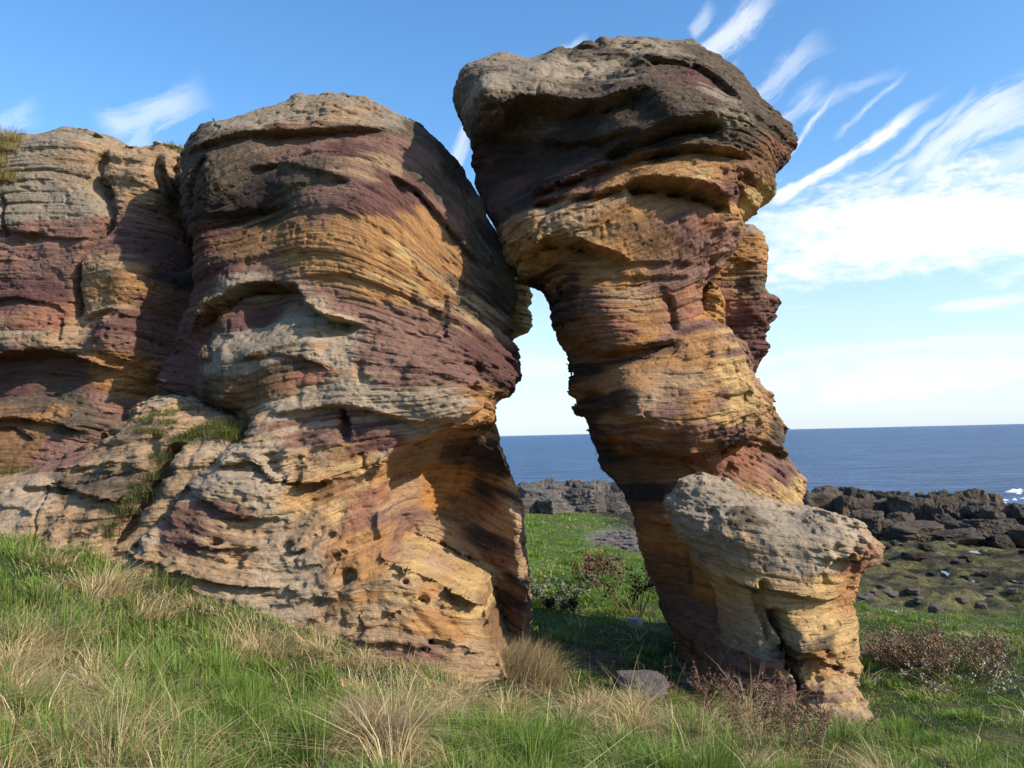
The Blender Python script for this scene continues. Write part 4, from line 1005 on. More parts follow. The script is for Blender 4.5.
vs_ = scene.view_settings
scene.display_settings.display_device = 'sRGB'
vs_.view_transform = 'Standard'; vs_.look = 'None'; vs_.exposure = 0.34; vs_.gamma = 1.0; vs_.use_curve_mapping = False
scene.cycles.max_bounces = 5; scene.cycles.diffuse_bounces = 3; scene.cycles.transparent_max_bounces = 4
scene.cycles.use_denoising = True
#PART3
# ------------------------------------------------------------------ grass
def blades(px, py, pz, h, w, ang, bend, col, seg=(0.0, 0.4, 0.75, 1.0), kink=None):
    """vertices, triangles and colours of many curved tapering blades"""
    n = len(px); k = len(seg)
    base = np.stack([px, py, pz], 1)
    d = np.stack([np.cos(ang), np.sin(ang), np.zeros(n)], 1)
    wa = ang + np.pi / 2 + rng.normal(0, 0.7, n)
    wd = np.stack([np.cos(wa), np.sin(wa), np.zeros(n)], 1)
    V = np.zeros((n, 2 * k - 1, 3)); 
    for i, t in enumerate(seg):
        up = h * (t - 0.55 * np.minimum(bend, 1.5) * t * t * 0.8)
        c = base + d * (h * bend * t ** 1.8)[:, None] + np.array([0, 0, 1.0]) * up[:, None]
        if i < k - 1:
            ww = (w * (1 - t) ** 0.6 * 0.5)[:, None]
            V[:, 2 * i] = c - wd * ww; V[:, 2 * i + 1] = c + wd * ww
        else:
            V[:, 2 * i] = c
    tri = []
    for i in range(k - 2):
        a = 2 * i
        tri += [(a, a + 1, a + 3), (a, a + 3, a + 2)]
    a = 2 * (k - 2); tri.append((a, a + 1, a + 2))
    tri = np.array(tri)
    nv = 2 * k - 1
    Fc = (np.arange(n) * nv)[:, None, None] + tri[None]
    shade = np.array([1.0] * nv)
    C = np.repeat(col[:, None, :], nv, 1)
    return V.reshape(-1, 3), Fc.reshape(-1, 3), C.reshape(-1, 3)


def blade_mat():
    mt, nt, out = new_mat('grass_blade'); b = NB(nt)
    c = b.attr('tint')
    s = b.bsdf(c, 0.55, None, 0.25)
    tr = b.n('ShaderNodeBsdfTranslucent'); b.put(tr.inputs[0], c)
    mx = b.n('ShaderNodeMixShader'); mx.inputs[0].default_value = 0.35
    nt.links.new(s.outputs[0], mx.inputs[1]); nt.links.new(tr.outputs[0], mx.inputs[2]); nt.links.new(mx.outputs[0], out.inputs[0])
    return mt


M_BLADE = blade_mat()
STRAW = [(30, 720, .85), (60, 680, .85), (100, 590, .9), (130, 600, .95), (70, 575, .7), (180, 620, .55), (250, 640, .75), (330, 660, .95), (400, 690, .9), (470, 712, .85), (520, 690, .9), (260, 612, .6), (310, 740, .3), (365, 742, .95), (590, 720, .75), (650, 712, .8), (750, 740, .75), (700, 750, .6), (800, 755, .75), (845, 745, .45),
         (20, 560, .1), (60, 602, .15), (150, 660, .25), (240, 680, .1), (300, 700, .1), (200, 705, .4), (420, 740, .1), (500, 760, .15), (560, 745, .12), (150, 740, .55), (230, 750, .4), (950, 720, .05), (900, 745, .1), (1000, 690, .08), (640, 745, .3), (885, 690, .1), (100, 750, .6), (5, 640, .5), (110, 640, .5), (560, 660, .35), (580, 620, .1), (600, 580, .33), (560, 570, .3), (620, 600, .3), (900, 680, .1), (900, 650, .2), (950, 668, .35), (1015, 655, .2), (980, 740, .0), (940, 755, .05), (1010, 765, .03), (900, 760, .2), (880, 640, .1), (890, 622, .45), (1000, 638, .45), (1020, 700, .05), (940, 700, .05), (560, 540, .32), (600, 555, .2), (550, 520, .35), (545, 690, .6), (610, 525, .5)]
ST = [(*hit_ground(q[0], q[1])[:2], q[2]) for q in STRAW]


def straw_p(x, y):
    xw = x + 0.25 * sn(x * 1.6, y * 1.6, 3.0) + 0.12 * sn(x * 4, y * 4, 1.0); yw = y + 0.25 * sn(x * 1.6 + 9, y * 1.6, 6.0) + 0.12 * sn(x * 4 + 5, y * 4, 1.0)
    num = 0; den = 0
    for a, c, v in ST:
        w = 1 / ((xw - a) ** 2 + (yw - c) ** 2 + 0.01) ** 2.4
        num = num + w * v; den = den + w
    return num / den


GR = np.array([[0.105, 0.205, 0.026], [0.155, 0.260, 0.036], [0.215, 0.295, 0.060], [0.100, 0.155, 0.040], [0.250, 0.260, 0.085]])
SW = np.array([[0.64, 0.49, 0.24], [0.52, 0.36, 0.165], [0.70, 0.58, 0.34], [0.30, 0.20, 0.105], [0.38, 0.32, 0.13]])


def scatter(n, y0, y1, x_of, power):
    u = rng.random(n)
    y = (y0 ** (1 - power) + u * (y1 ** (1 - power) - y0 ** (1 - power))) ** (1 / (1 - power))
    lo, hi = x_of(y)
    x = lo + (hi - lo) * rng.random(n)
    return x, y


def grass(name, n, y0, y1, x_of, power, mode):
    x, y = scatter(n, y0, y1, x_of, power)
    z = ground_z(x, y)
    keep = ~in_rock(x, y, z + 0.06) & (platform(x, y) < 0.35 + 0.3 * rng.random(n))
    dsh = ((x - ps[0] - 0.5) / 1.3) ** 2 + ((y - ps[1]) / 3.0) ** 2
    keep &= (dsh > 0.7 + 0.4 * rng.random(n))
    so_d = ((x - so[0]) / 0.9) ** 2 + ((y - so[1]) / 0.9) ** 2
    keep &= ~((so_d < 0.8 * rng.random(n)) & (vn(x * 3, y * 3, 2.0) > 0.5))
    x, y, z = x[keep], y[keep], z[keep]; n = len(x)
    p = straw_p(x, y) + 0.25 * sn(x * 2.2, y * 2.2, 7.7)
    is_s = rng.random(n) < np.clip((p - 0.40) * 1.9, 0.05, 0.90)
    sel = is_s if mode == 'dry' else ~is_s
    x, y, z, p = x[sel], y[sel], z[sel], p[sel]; n = len(x)
    # part of the blades gather into tussocks and lean out from their middles
    nt_ = 420 if y0 < 5 else 260
    tx, ty = scatter(nt_, y0, y1, x_of, power)
    near = np.zeros(n, int)
    for a0 in range(0, n, 20000):
        dd = (x[a0:a0 + 20000, None] - tx[None]) ** 2 + (y[a0:a0 + 20000, None] - ty[None]) ** 2
        near[a0:a0 + 20000] = dd.argmin(1)
    dist = np.hypot(x - tx[near], y - ty[near])
    tus = (rng.random(n) < (0.62 if mode == 'dry' else 0.40)) & (dist < 0.45 + 0.03 * y)
    pull = np.where(tus, rng.uniform(0.45, 0.85, n), 0)
    x = x + (tx[near] - x) * pull; y = y + (ty[near] - y) * pull; z = ground_z(x, y)
    ok = ~in_rock(x, y, z + 0.06)
    x, y, z, p, tus, near = x[ok], y[ok], z[ok], p[ok], tus[ok], near[ok]; n = len(x)
    out_a = np.arctan2(y - ty[near], x - tx[near]); tsz = rng.uniform(0.75, 1.6, nt_)[near]
    lw = np.maximum(y / 5.0, 0.8)
    clump = 0.65 * vn(x * 3.5, y * 3.5, 12.0) + 0.35 * vn(x * 9, y * 9, 15.0)
    flow = 2.6 * np.pi * vn(x * 1.1, y * 1.1, 3.0) - 1.5 + 1.2 * sn(x * 5, y * 5, 2.0)
    fade = 1 - 0.45 * sstep(9, 14, y)
    archlow = 1 - 0.5 * np.exp(-(((x - 0.85) / 1.7) ** 2 + ((y - 8.6) / 2.1) ** 2) ** 2) - 0.35 * sstep(2.2, 3.2, x)
    if mode == 'dry':
        h = (0.07 + 0.18 * rng.random(n) ** 1.7) * (0.25 + 1.4 * clump) * fade * archlow
        w = (0.003 + 0.0055 * rng.random(n) ** 2) * lw
        ang = flow + rng.normal(0, 0.85, n) + (rng.random(n) < 0.3) * rng.normal(0, 2, n)
        bend = np.clip(rng.normal(1.1, 0.45, n) + 0.4 * (vn(x * 1.2, y * 1.2, 31.) - 0.5), 0.05, 1.6)
        c = SW[rng.choice(5, n, p=[.34, .24, .16, .12, .14])] * rng.uniform(0.75, 1.12, n)[:, None]
        ang = np.where(tus, out_a + rng.normal(0, 0.55, n), ang); h = np.where(tus, h * 1.25 * tsz, h * 0.8); bend = np.where(tus, bend * 1.1 + 0.1, bend)
        tall = rng.random(n) < 0.012
        h = np.where(tall, h * 1.7, h); bend = np.where(tall, bend * 0.4, bend)
    else:
        short = sstep(2.6, 3.6, x) * sstep(5.5, 7.0, y) 
        h = (0.06 + 0.12 * rng.random(n)) * (0.3 + 1.3 * clump) * (1 - 0.45 * np.maximum(short, sstep(8.5, 11, y)))
        w = (0.0035 + 0.007 * rng.random(n) ** 2) * lw; h = h * archlow
        ang = flow + rng.normal(0, 1.2, n)
        bend = np.clip(rng.normal(0.5, 0.35, n), 0.02, 1.3)
        ang = np.where(tus, out_a + rng.normal(0, 0.7, n), ang); h = np.where(tus, h * 1.2 * tsz, h * 0.85)
        tone = 0.3 * (tsz - 1.1) + vn(x * 0.9, y * 0.9, 40.) + 0.35 * (vn(x * 4, y * 4, 50.) - 0.5)
        ci = np.clip((tone * 3.2 + rng.normal(0, 0.6, n)), 0, 4).astype(int)
        c = GR[ci] * rng.uniform(0.75, 1.2, n)[:, None]
        lush = np.maximum(short, sstep(9, 14, y))[:, None]
        c = c * (1 - lush) + lush * (c * np.array([1.0, 1.08, 0.75]))
        yel = (rng.random(n) < 0.15)[:, None]
        c = np.where(yel, np.array([0.24, 0.22, 0.07]), c)
    V, Fc, C = blades(x, y, z - 0.01, h, w, ang, bend, c)
    me = mesh_np(name, V, Fc, 3, False); set_col(me, 'tint', C)
    return link(name, me, M_BLADE)


xr = lambda y: (-0.68 * y - 1.8, 0.68 * y + 1.6)
tag(grass('green_grass', 340000, 2.0, 11.5, xr, 1.2, 'green'), 'short green turf grass on the slope before the rocks', 'grass', kind='stuff')
tag(grass('dry_grass', 340000, 2.0, 11.5, xr, 1.2, 'dry'), 'long straw coloured grass drooping on the slope before the rocks', 'dry grass', kind='stuff')
xf = lambda y: (-0.06 * y - 0.3, 0.70 * y)
tag(grass('far_grass', 150000, 11.5, 34, xf, 1.5, 'green'), 'short bright green turf beyond the arch', 'grass', kind='stuff')
tag(grass('far_dry_grass', 60000, 11.5, 34, xf, 1.5, 'dry'), 'sparse straw coloured grass beyond the arch', 'dry grass', kind='stuff')
print('grass', round(time.time() - T0, 1))


# ------------------------------------------------------------------ tufts on the rock and single clumps
def tuft(name, label, pts, n, h0, h1, cols, spread, bend=0.8, cat='grass tuft', group=None, wid=(0.003, 0.005), dirn=None):
    """one clump; pts are world points on the rock or ground, blades spread around them"""
    c0 = pts[0]
    i = rng.integers(0, len(pts), n)
    B = np.array(pts)[i]
    x = B[:, 0] + rng.normal(0, spread, n); y = B[:, 1] + rng.normal(0, spread, n); z = B[:, 2] - 0.02
    ang = np.arctan2(y - c0[1], x - c0[0]) + rng.normal(0, 0.7, n) if dirn is None else dirn + rng.normal(0, 0.7, n)
    h = rng.uniform(h0, h1, n); w = rng.uniform(*wid, n) * 1.5
    c = np.array(cols)[rng.integers(0, len(cols), n)] * rng.uniform(0.75, 1.2, n)[:, None]
    V, Fc, C = blades(x - c0[0], y - c0[1], z - c0[2], h, w, ang, np.clip(rng.normal(bend, 0.35, n), 0.05, 1.6), c)
    me = mesh_np(name, V, Fc, 3, False); set_col(me, 'tint', C)
    o = link(name, me, M_BLADE, loc=tuple(c0))
    return tag(o, label, cat, group)


dg = bpy.context.evaluated_depsgraph_get


def cast(px, py):
    """first rock or ground surface seen at a photo position"""
    d = Vector(P(px, py, 1.0) - EYE).normalized()
    ok, loc, nor, idx, ob, mat = scene.ray_cast(dg(), Vector(EYE), d)
    return np.array(loc) if ok else None


hide = [o for o in bpy.data.objects if o.name.split('.')[0] in ('green_grass', 'dry_grass', 'far_grass', 'far_dry_grass')]
for o in hide: o.hide_viewport = True
bpy.context.view_layer.update()
YG = [(0.13, 0.17, 0.035), (0.20, 0.20, 0.05), (0.09, 0.15, 0.03), (0.26, 0.23, 0.08)]


def spots(lst):
    r = [cast(*q) for q in lst]
    return [q for q in r if q is not None and q[1] < 14]


tuft('grass_tuft', 'round yellow-green grass tuft on the ledge left of the cave', spots([(222, 424), (212, 428), (236, 430), (200, 434), (244, 434), (226, 434), (190, 438), (215, 436), (230, 438)]), 2600, 0.06, 0.17, YG, 0.07, 0.9)
tuft('grass_tuft', 'flat straw-green grass patch on the upper ledge by the dark cleft', spots([(160, 414), (172, 412), (150, 420), (145, 430), (185, 410), (168, 422), (160, 432), (178, 440)]), 1800, 0.04, 0.11, YG, 0.06, 0.9)
tuft('grass_tuft', 'dark green grass growing down the crack in the ledge', spots([(160, 460), (150, 478), (140, 490), (130, 500), (120, 512), (110, 525), (128, 512), (105, 535), (145, 495)]), 1700, 0.06, 0.2, [(0.05, 0.085, 0.02), (0.08, 0.12, 0.03), (0.2, 0.18, 0.07)], 0.06, 0.7)
tuft('grass_tuft', 'thin green grass strip at the foot of the wall on the far left', spots([(2, 471), (10, 470), (20, 470), (28, 469), (-8, 472)]), 700, 0.03, 0.08, YG, 0.05, 0.6)
tuft('grass_tuft', 'dry golden grass on the cliff top at the left edge', spots([(2, 128), (8, 127), (14, 128), (-10, 125), (4, 150), (8, 140), (-5, 165), (2, 180), (18, 130)]), 2400, 0.08, 0.24, [(0.40, 0.29, 0.10), (0.33, 0.24, 0.09), (0.22, 0.20, 0.07)], 0.10, 0.6)
tuft('grass_tuft', 'small sprig of grass in the notch between wall and buttress', spots([(172, 146), (178, 150), (183, 152)]), 160, 0.04, 0.12, YG, 0.04, 0.5)
tuft('grass_tuft', 'pale straw tussock in the green grass at bottom centre left', [hit_ground(*q) for q in [(365, 745), (355, 735), (375, 752), (350, 748), (368, 735)]], 2600, 0.12, 0.3, [(0.44, 0.34, 0.2), (0.36, 0.26, 0.15), (0.28, 0.2, 0.11)], 0.06, 0.9)
tuft('grass_tuft', 'pale straw tussock against the cave leg at the arch mouth', [hit_ground(*q) for q in [(515, 668), (505, 672), (528, 672), (520, 680), (540, 684)]], 2200, 0.2, 0.42, [(0.46, 0.36, 0.19), (0.40, 0.29, 0.14), (0.33, 0.25, 0.12)], 0.10, 0.7, dirn=0.3)
tuft('grass_tuft', 'straw tussock on the turf right of the pedestal rock', [hit_ground(*q) for q in [(900, 657), (908, 660), (893, 660)]], 900, 0.12, 0.26, [(0.40, 0.32, 0.18), (0.30, 0.25, 0.12)], 0.12, 0.6, wid=(0.005, 0.008))


# ------------------------------------------------------------------ weeds and shrubs: stems plus leaves or seed heads
def plain_mat(name, col, var=0.3, rough=0.8, translucent=0.0):
    mt, nt, out = new_mat(name); b = NB(nt)
    pos = b.n('ShaderNodeTexCoord').outputs['Object']
    n = b.noise(pos, 25, 4, 0.6)
    c = b.mix(b.ramp(n, 0.3, 0.7), tuple(q * (1 - var) for q in col), tuple(min(1, q * (1 + var)) for q in col))
    s = b.bsdf(c, rough, b.bump(n, 0.3, 0.01), 0.2)
    nt.links.new(s.outputs[0], out.inputs[0])
    return mt


M_STEM = plain_mat('dry_stem', (0.22, 0.13, 0.075))
M_SEED = plain_mat('dock_seed', (0.18, 0.098, 0.064), 0.5)
M_SEEDB = plain_mat('brown_seed', (0.21, 0.145, 0.085), 0.4)
M_LEAF = plain_mat('dark_leaf', (0.035, 0.040, 0.020), 0.4)
M_GLEAF = plain_mat('grey_leaf', (0.16, 0.19, 0.10), 0.4)
M_WHITE = plain_mat('pale_umbel', (0.42, 0.40, 0.33), 0.2)


def tube(V, Fc, a, c, r0, r1):
    a = np.array(a); c = np.array(c); d = c - a; d = d / (np.linalg.norm(d) + 1e-9)
    u = np.cross(d, [0.3, 0.9, 0.2]); u /= np.linalg.norm(u) + 1e-9; v = np.cross(d, u)
    o = len(V)
    for k in range(3):
        t = 2 * math.pi * k / 3; V.append(a + r0 * (u * math.cos(t) + v * math.sin(t)))
    for k in range(3):
        t = 2 * math.pi * k / 3; V.append(c + r1 * (u * math.cos(t) + v * math.sin(t)))
    for k in range(3): Fc.append((o + k, o + (k + 1) % 3, o + 3 + (k + 1) % 3, o + 3 + k))


def leafq(V, Fc, p, size, asp=0.6):
    d = rng.normal(0, 1, 3); d /= np.linalg.norm(d); e = np.cross(d, rng.normal(0, 1, 3)); e /= np.linalg.norm(e) + 1e-9
    o = len(V); p = np.array(p)
    V += [p - d * size, p + e * size * asp * 0.6, p + d * size, p - e * size * asp * 0.6]
    Fc.append((o, o + 1, o + 2, o + 3))


def weed(name, label, cat, base, n_st, height, spread, leaf_n, leaf_s, mleaf, part, seed_top=0.45, branch=3, lean=0.3, group=None, rstem=0.004):
    root = empty(name, tuple(base)); tag(root, label, cat, group)
    V, Fc, LV, LF = [], [], [], []
    for i in range(n_st):
        a = rng.random() * 2 * math.pi; r = spread * math.sqrt(rng.random())
        p = np.array([math.cos(a) * r * 0.5, math.sin(a) * r * 0.5, -0.03])
        tip = p + np.array([math.cos(a) * r * lean * 2 + rng.normal(0, 0.05), math.sin(a) * r * lean * 2 + rng.normal(0, 0.05), 1.0 * height * rng.uniform(0.6, 1.05)])
        midp = (p + tip) / 2 + rng.normal(0, 0.02, 3) * height * 2
        tube(V, Fc, p, midp, rstem, rstem * 0.8); tube(V, Fc, midp, tip, rstem * 0.8, rstem * 0.4)
        ends = [(midp, tip)]
        for k in range(branch):
            t = rng.uniform(0.25, 0.9)
            q = midp + (tip - midp) * t
            e = q + (tip - p) * rng.uniform(0.15, 0.35) + rng.normal(0, 0.16, 3) * height
            tube(V, Fc, q, e, rstem * 0.5, rstem * 0.3); ends.append((q, e))
        for (q, e) in ends:
            for k in range(leaf_n):
                t = seed_top + (1 - seed_top) * rng.random()
                leafq(LV, LF, q + (e - q) * t + rng.normal(0, leaf_s * 0.9, 3), leaf_s * rng.uniform(0.5, 1.2))
    me = bpy.data.meshes.new('stem'); me.from_pydata([tuple(v) for v in V], [], Fc); link('stem', me, M_STEM, root)
    me = bpy.data.meshes.new(part); me.from_pydata([tuple(v) for v in LV], [], LF); link(part, me, mleaf, root)  # dried seed clusters on docks and dead weeds, leaves on the leafy ones
    return root


weed('dock_plant', 'rust-brown dried dock standing on the turf seen through the arch', 'weed', hit_ground(590, 588), 18, 0.6, 0.34, 18, 0.034, M_SEED, 'seed_heads', 0.1, rstem=0.008)
weed('dock_plant', 'smaller faded dried dock between the rusty dock and the pillar', 'weed', hit_ground(614, 586), 9, 0.45, 0.24, 12, 0.03, M_SEEDB, 'seed_heads', 0.1)
weed('leafy_shrub', 'thin dark-leaved shrub at the shadow edge under the arch', 'shrub', hit_ground(637, 616), 10, 0.72, 0.4, 10, 0.042, M_LEAF, 'leaves', 0.3, 4, 0.8, rstem=0.010)
weed('leafy_shrub', 'low grey-green weed beside the foot of the cave leg', 'weed', hit_ground(556, 604), 18, 0.36, 0.42, 14, 0.04, M_GLEAF, 'leaves', 0.1, 3, 0.5)
weed('leafy_shrub', 'small dark weed in front of the grey-green weed', 'weed', hit_ground(563, 612), 8, 0.24, 0.17, 12, 0.038, M_LEAF, 'leaves', 0.1, 3, 0.7)
for (bx, by, lb) in [(755, 742, 'rust-red dried dock stand in the bottom grass before the pedestal rock, its tallest plant'), (775, 752, 'rust-red dried dock right of the tallest dock in the bottom grass'), (735, 738, 'rust-red dried dock left of the tallest dock in the bottom grass'), (805, 750, 'short rust-red dock at the right end of the bottom stand')]:
    weed('dock_plant', lb, 'weed', hit_ground(bx, by), 11, 0.40 if bx != 805 else 0.28, 0.22, 20, 0.011, M_SEED, 'seed_heads', 0.1, 4, 0.5, 'dried docks before the pedestal rock', 0.003)
weed('dock_plant', 'dark reddish dead weed at the shaded foot of the pedestal rock', 'weed', hit_ground(705, 702), 14, 0.26, 0.25, 14, 0.014, M_SEED, 'seed_heads', 0.1, 4, 0.8, None, 0.0025)
for (bx, by, hh, sp2, lb) in [(935, 672, 0.42, 0.5, 'brown thicket of dead weeds on the right turf, its dark middle'), (965, 676, 0.36, 0.45, 'brown dead weed clump at the right end of the thicket'), (915, 664, 0.3, 0.3, 'brown dead weed clump at the left end of the thicket')]:
    weed('dead_weed', lb, 'weed', hit_ground(bx, by), 40, hh, sp2, 12, 0.02, M_SEEDB, 'seed_heads', 0.2, 4, 0.5, 'brown thicket on the turf', 0.0035)
weed('umbel_weed', 'pale seeding weed low in the grass below the brown thicket', 'weed', hit_ground(975, 694), 26, 0.24, 0.5, 6, 0.016, M_WHITE, 'seed_heads', 0.8, 2, 0.4)
weed('stalk_grass', 'tall bleached grass stalks before the grey stone under the arch', 'grass tuft', hit_ground(668, 706), 12, 0.42, 0.35, 5, 0.008, M_SEEDB, 'seed_heads', 0.7, 1, 0.9, None, 0.0018)
weed('stalk_grass', 'lone curved pale grass stalks at bottom centre right of the toe', 'grass tuft', hit_ground(585, 715), 4, 0.42, 0.25, 4, 0.007, M_SEEDB, 'seed_heads', 0.8, 1, 0.9, None, 0.0018)


# ------------------------------------------------------------------ boulders and stones
def rock_proto(seed, planes=16, rough=0.13, sub=5, soft=0.012):
    r = np.random.default_rng(seed)
    bm = bmesh.new(); bmesh.ops.create_icosphere(bm, subdivisions=sub, radius=1)
    v = np.array([q.co[:] for q in bm.verts]); f = [tuple(q.index for q in fc.verts) for fc in bm.faces]; bm.free()
    v /= np.linalg.norm(v, axis=1)[:, None]
    nn = r.normal(0, 1, (planes, 3)); nn /= np.linalg.norm(nn, axis=1)[:, None]
    nn = np.concatenate([nn, [[0, 0, 1], [0, 0, -1], [1, 0.1, 0], [-1, -0.1, 0], [0.1, 1, 0.1], [-0.1, -1, 0.1]]])
    dd = np.concatenate([r.uniform(0.82, 1.1, planes), r.uniform(0.72, 0.95, 6)])
    q = dd[None] / np.maximum(v @ nn.T, 0.05)
    rad = -np.log(np.sum(np.exp(-q / soft), 1)) * soft
    off = r.random(3) * 30
    rad = rad * (1 + rough * fbm(v[:, 0] * 2.2 + off[0], v[:, 1] * 2.2 + off[1], v[:, 2] * 3 + off[2], 4) + 0.35 * rough * sn(v[:, 0] * 11 + off[1], v[:, 1] * 11, v[:, 2] * 14))
    q = v[:, 2] * 3.2 + 0.8 * sn(v[:, 0] * 1.5 + off[0], v[:, 1] * 1.5, v[:, 2] + off[2]); fr_ = q - np.floor(q)
    rad = rad * (1 - 0.07 * np.exp(-(np.minimum(fr_, 1 - fr_) / 0.07) ** 2) + 0.06 * hsh(np.floor(q), int(seed)))
    v = v * rad[:, None]
    me = bpy.data.meshes.new('boulder'); me.from_pydata([tuple(t) for t in v], [], f)
    me.polygons.foreach_set('use_smooth', np.zeros(len(f), bool)); me.update()
    return me


def boulder_mat(name, c0, c1, c2, lich):
    mt, nt, out = new_mat(name); b = NB(nt)
    pos = b.n('ShaderNodeTexCoord').outputs['Object']
    rn = b.n('ShaderNodeObjectInfo').outputs['Random']
    off = b.vmath('ADD', pos, comb_in(b, rn))
    n1 = b.noise(off, 2.2, 6, 0.65); n2 = b.noise(off, 9, 6, 0.7)
    c = b.mix(b.ramp(n1, 0.35, 0.65), c0, c1)
    c = b.mix(b.math('MULTIPLY', rn, 0.55), c, c2)
    c = b.mix(b.math('MULTIPLY', b.ramp(n2, 0.55, 0.75), 0.6), c, lich)
    s = b.bsdf(c, 0.85, b.bump(b.math('ADD', n2, n1), 0.9, 0.12), 0.25)
    nt.links.new(s.outputs[0], out.inputs[0])
    return mt


def comb_in(b, rn):
    nd = b.n('ShaderNodeCombineXYZ')
    for i in range(3): b.put(nd.inputs[i], b.math('MULTIPLY', rn, 17.0 + 9 * i))
    return nd.outputs[0]


M_DARK = boulder_mat('shore_boulder_dark', (0.045, 0.036, 0.029), (0.10, 0.078, 0.058), (0.14, 0.095, 0.058), (0.15, 0.125, 0.085))
M_GREYB = boulder_mat('shore_boulder_grey', (0.085, 0.074, 0.066), (0.18, 0.155, 0.135), (0.14, 0.11, 0.085), (0.27, 0.245, 0.20))
M_STONE = boulder_mat('shore_stone', (0.16, 0.14, 0.125), (0.26, 0.225, 0.20), (0.20, 0.15, 0.12), (0.32, 0.29, 0.25))
PROT = [rock_proto(100 + i, 9 + 2 * (i % 4)) for i in range(10)]
PROTD = []
for p in PROT:
    q = p.copy(); q.materials.append(M_DARK); PROTD.append(q)
PROTG = []
for p in PROT:
    q = p.copy(); q.materials.append(M_GREYB); PROTG.append(q)
PROTS = []
for i in range(4):
    p = rock_proto(300 + i, 12, 0.05, 3, 0.08); p.materials.append(M_STONE); PROTS.append(p)


def boulder(name, protos, px, top, Y, wpx, label, group, depth=0.8, k=None, tilt=0.12, embed=0.15):
    if name == 'shore_boulder' and px > 760: top = top + 5 + 4 * rng.random(); wpx = wpx * 1.2
    elif name == 'shore_boulder': top = top + 3
    t = P(px, top, Y); gz = float(ground_z(t[0], t[1])) 
    hgt = max(t[2] - gz, 0.15) + embed
    me = protos[(k if k is not None else rng.integers(0, len(protos)))]
    o = link(name, me); w = wpx * Y / FPX / 2 * 1.12
    o.scale = (w, w * depth * rng.uniform(0.8, 1.3), hgt / 2 * 1.12)
    o.rotation_euler = (rng.normal(0, tilt), rng.normal(0, tilt), rng.normal(0, 0.35) + (math.pi if rng.random() < 0.5 else 0))
    o.location = (t[0], t[1], gz - embed + hgt / 2)
    return tag(o, label, 'boulder', group)


GA = 'grey boulders beyond the arch'
for px, top, Y, w, lb in [(553, 494, 31.8, 33, 'squarish pale grey boulder at the front edge of the turf beyond the arch'), (529, 495, 32, 22, 'grey boulder beside the cave leg, left of the squarish pale boulder'), (580, 486, 33, 36, 'wide grey boulder in the middle of the row beyond the arch'),
        (598, 489, 32.8, 16, 'small pale boulder against the right end of the wide grey boulder'), (610, 491, 33, 13, 'smallest boulder low in the row beyond the arch'), (624, 488, 33.4, 28, 'dark grey boulder against the pillar edge in the row beyond the arch')]:
    boulder('shore_boulder', PROTG, px, top, Y, w, lb, GA)
for px, top, Y, w in [(543, 486, 34.5, 44), (560, 483, 35, 34), (525, 481, 35.5, 30), (575, 477, 36.5, 32), (592, 479, 36, 34), (608, 480, 36, 32), (540, 479, 36.5, 38), (625, 480, 36, 24), (514, 482, 36, 26), (640, 482, 35, 30), (502, 480, 36, 30), (655, 484, 34, 34), (558, 479, 37, 26)]:
    boulder('shore_boulder', PROTG, px, top, Y, w, 'weathered grey boulder in the back rows of the rocks beyond the arch', 'back boulders beyond the arch')
GB = 'dark boulders on the right shore'
for px, top, Y, w, lb in [(907, 492, 33.5, 34, 'large grey-brown boulder standing highest in the middle of the right shore ridge'), (916, 513, 31, 54, 'broad flat dark boulder at the foot of the large grey-brown one'), (822, 484, 34.5, 50, 'brown boulder just above the pedestal rock cap'), (969, 486, 36, 46, 'long dark flat slab on the right shore skyline'),
        (984, 514, 31, 32, 'dark boulder at the front of the right shore ridge near the picture edge'), (886, 485, 36, 36, 'low brown slab on the skyline left of the long dark slab'), (868, 503, 32, 28, 'brown boulder behind the snout of the pedestal rock'), (848, 492, 33.5, 32, 'rusty brown boulder behind the pedestal rock cap')]:
    boulder('shore_boulder', PROTD, px, top, Y, w, lb, GB)
more = [(828, 481, 36, 34), (850, 483, 35.5, 20), (930, 498, 33, 18), (942, 506, 32.5, 20), (884, 493, 34.5, 24), (930, 487, 35, 28), (941, 483, 36.5, 20), (955, 493, 34.5, 28), (975, 497, 34, 24), (1003, 513, 31, 28), (1002, 497, 34, 32), (958, 512, 31.5, 28), (953, 524, 30.3, 36), (1016, 516, 31, 20), (992, 504, 32.5, 24), (1010, 492, 35.5, 24), (1030, 500, 33, 30), (1045, 508, 32, 30),
        (805, 486, 35, 30), (788, 484, 36, 30), (860, 487, 35.5, 26), (900, 506, 32.4, 22), (880, 508, 32, 20), (936, 520, 30.6, 18), (972, 518, 31, 18), (1024, 525, 30.2, 20), (896, 486, 36.5, 24), (990, 489, 37, 26), (1000, 526, 30, 16), (1060, 500, 33, 30), (1075, 494, 35, 34)]
for px, top, Y, w in more:
    boulder('shore_boulder', PROTD, px, top, Y, w, 'dark brown boulder in the jumbled shore ridge on the right', 'smaller dark boulders on the right shore')
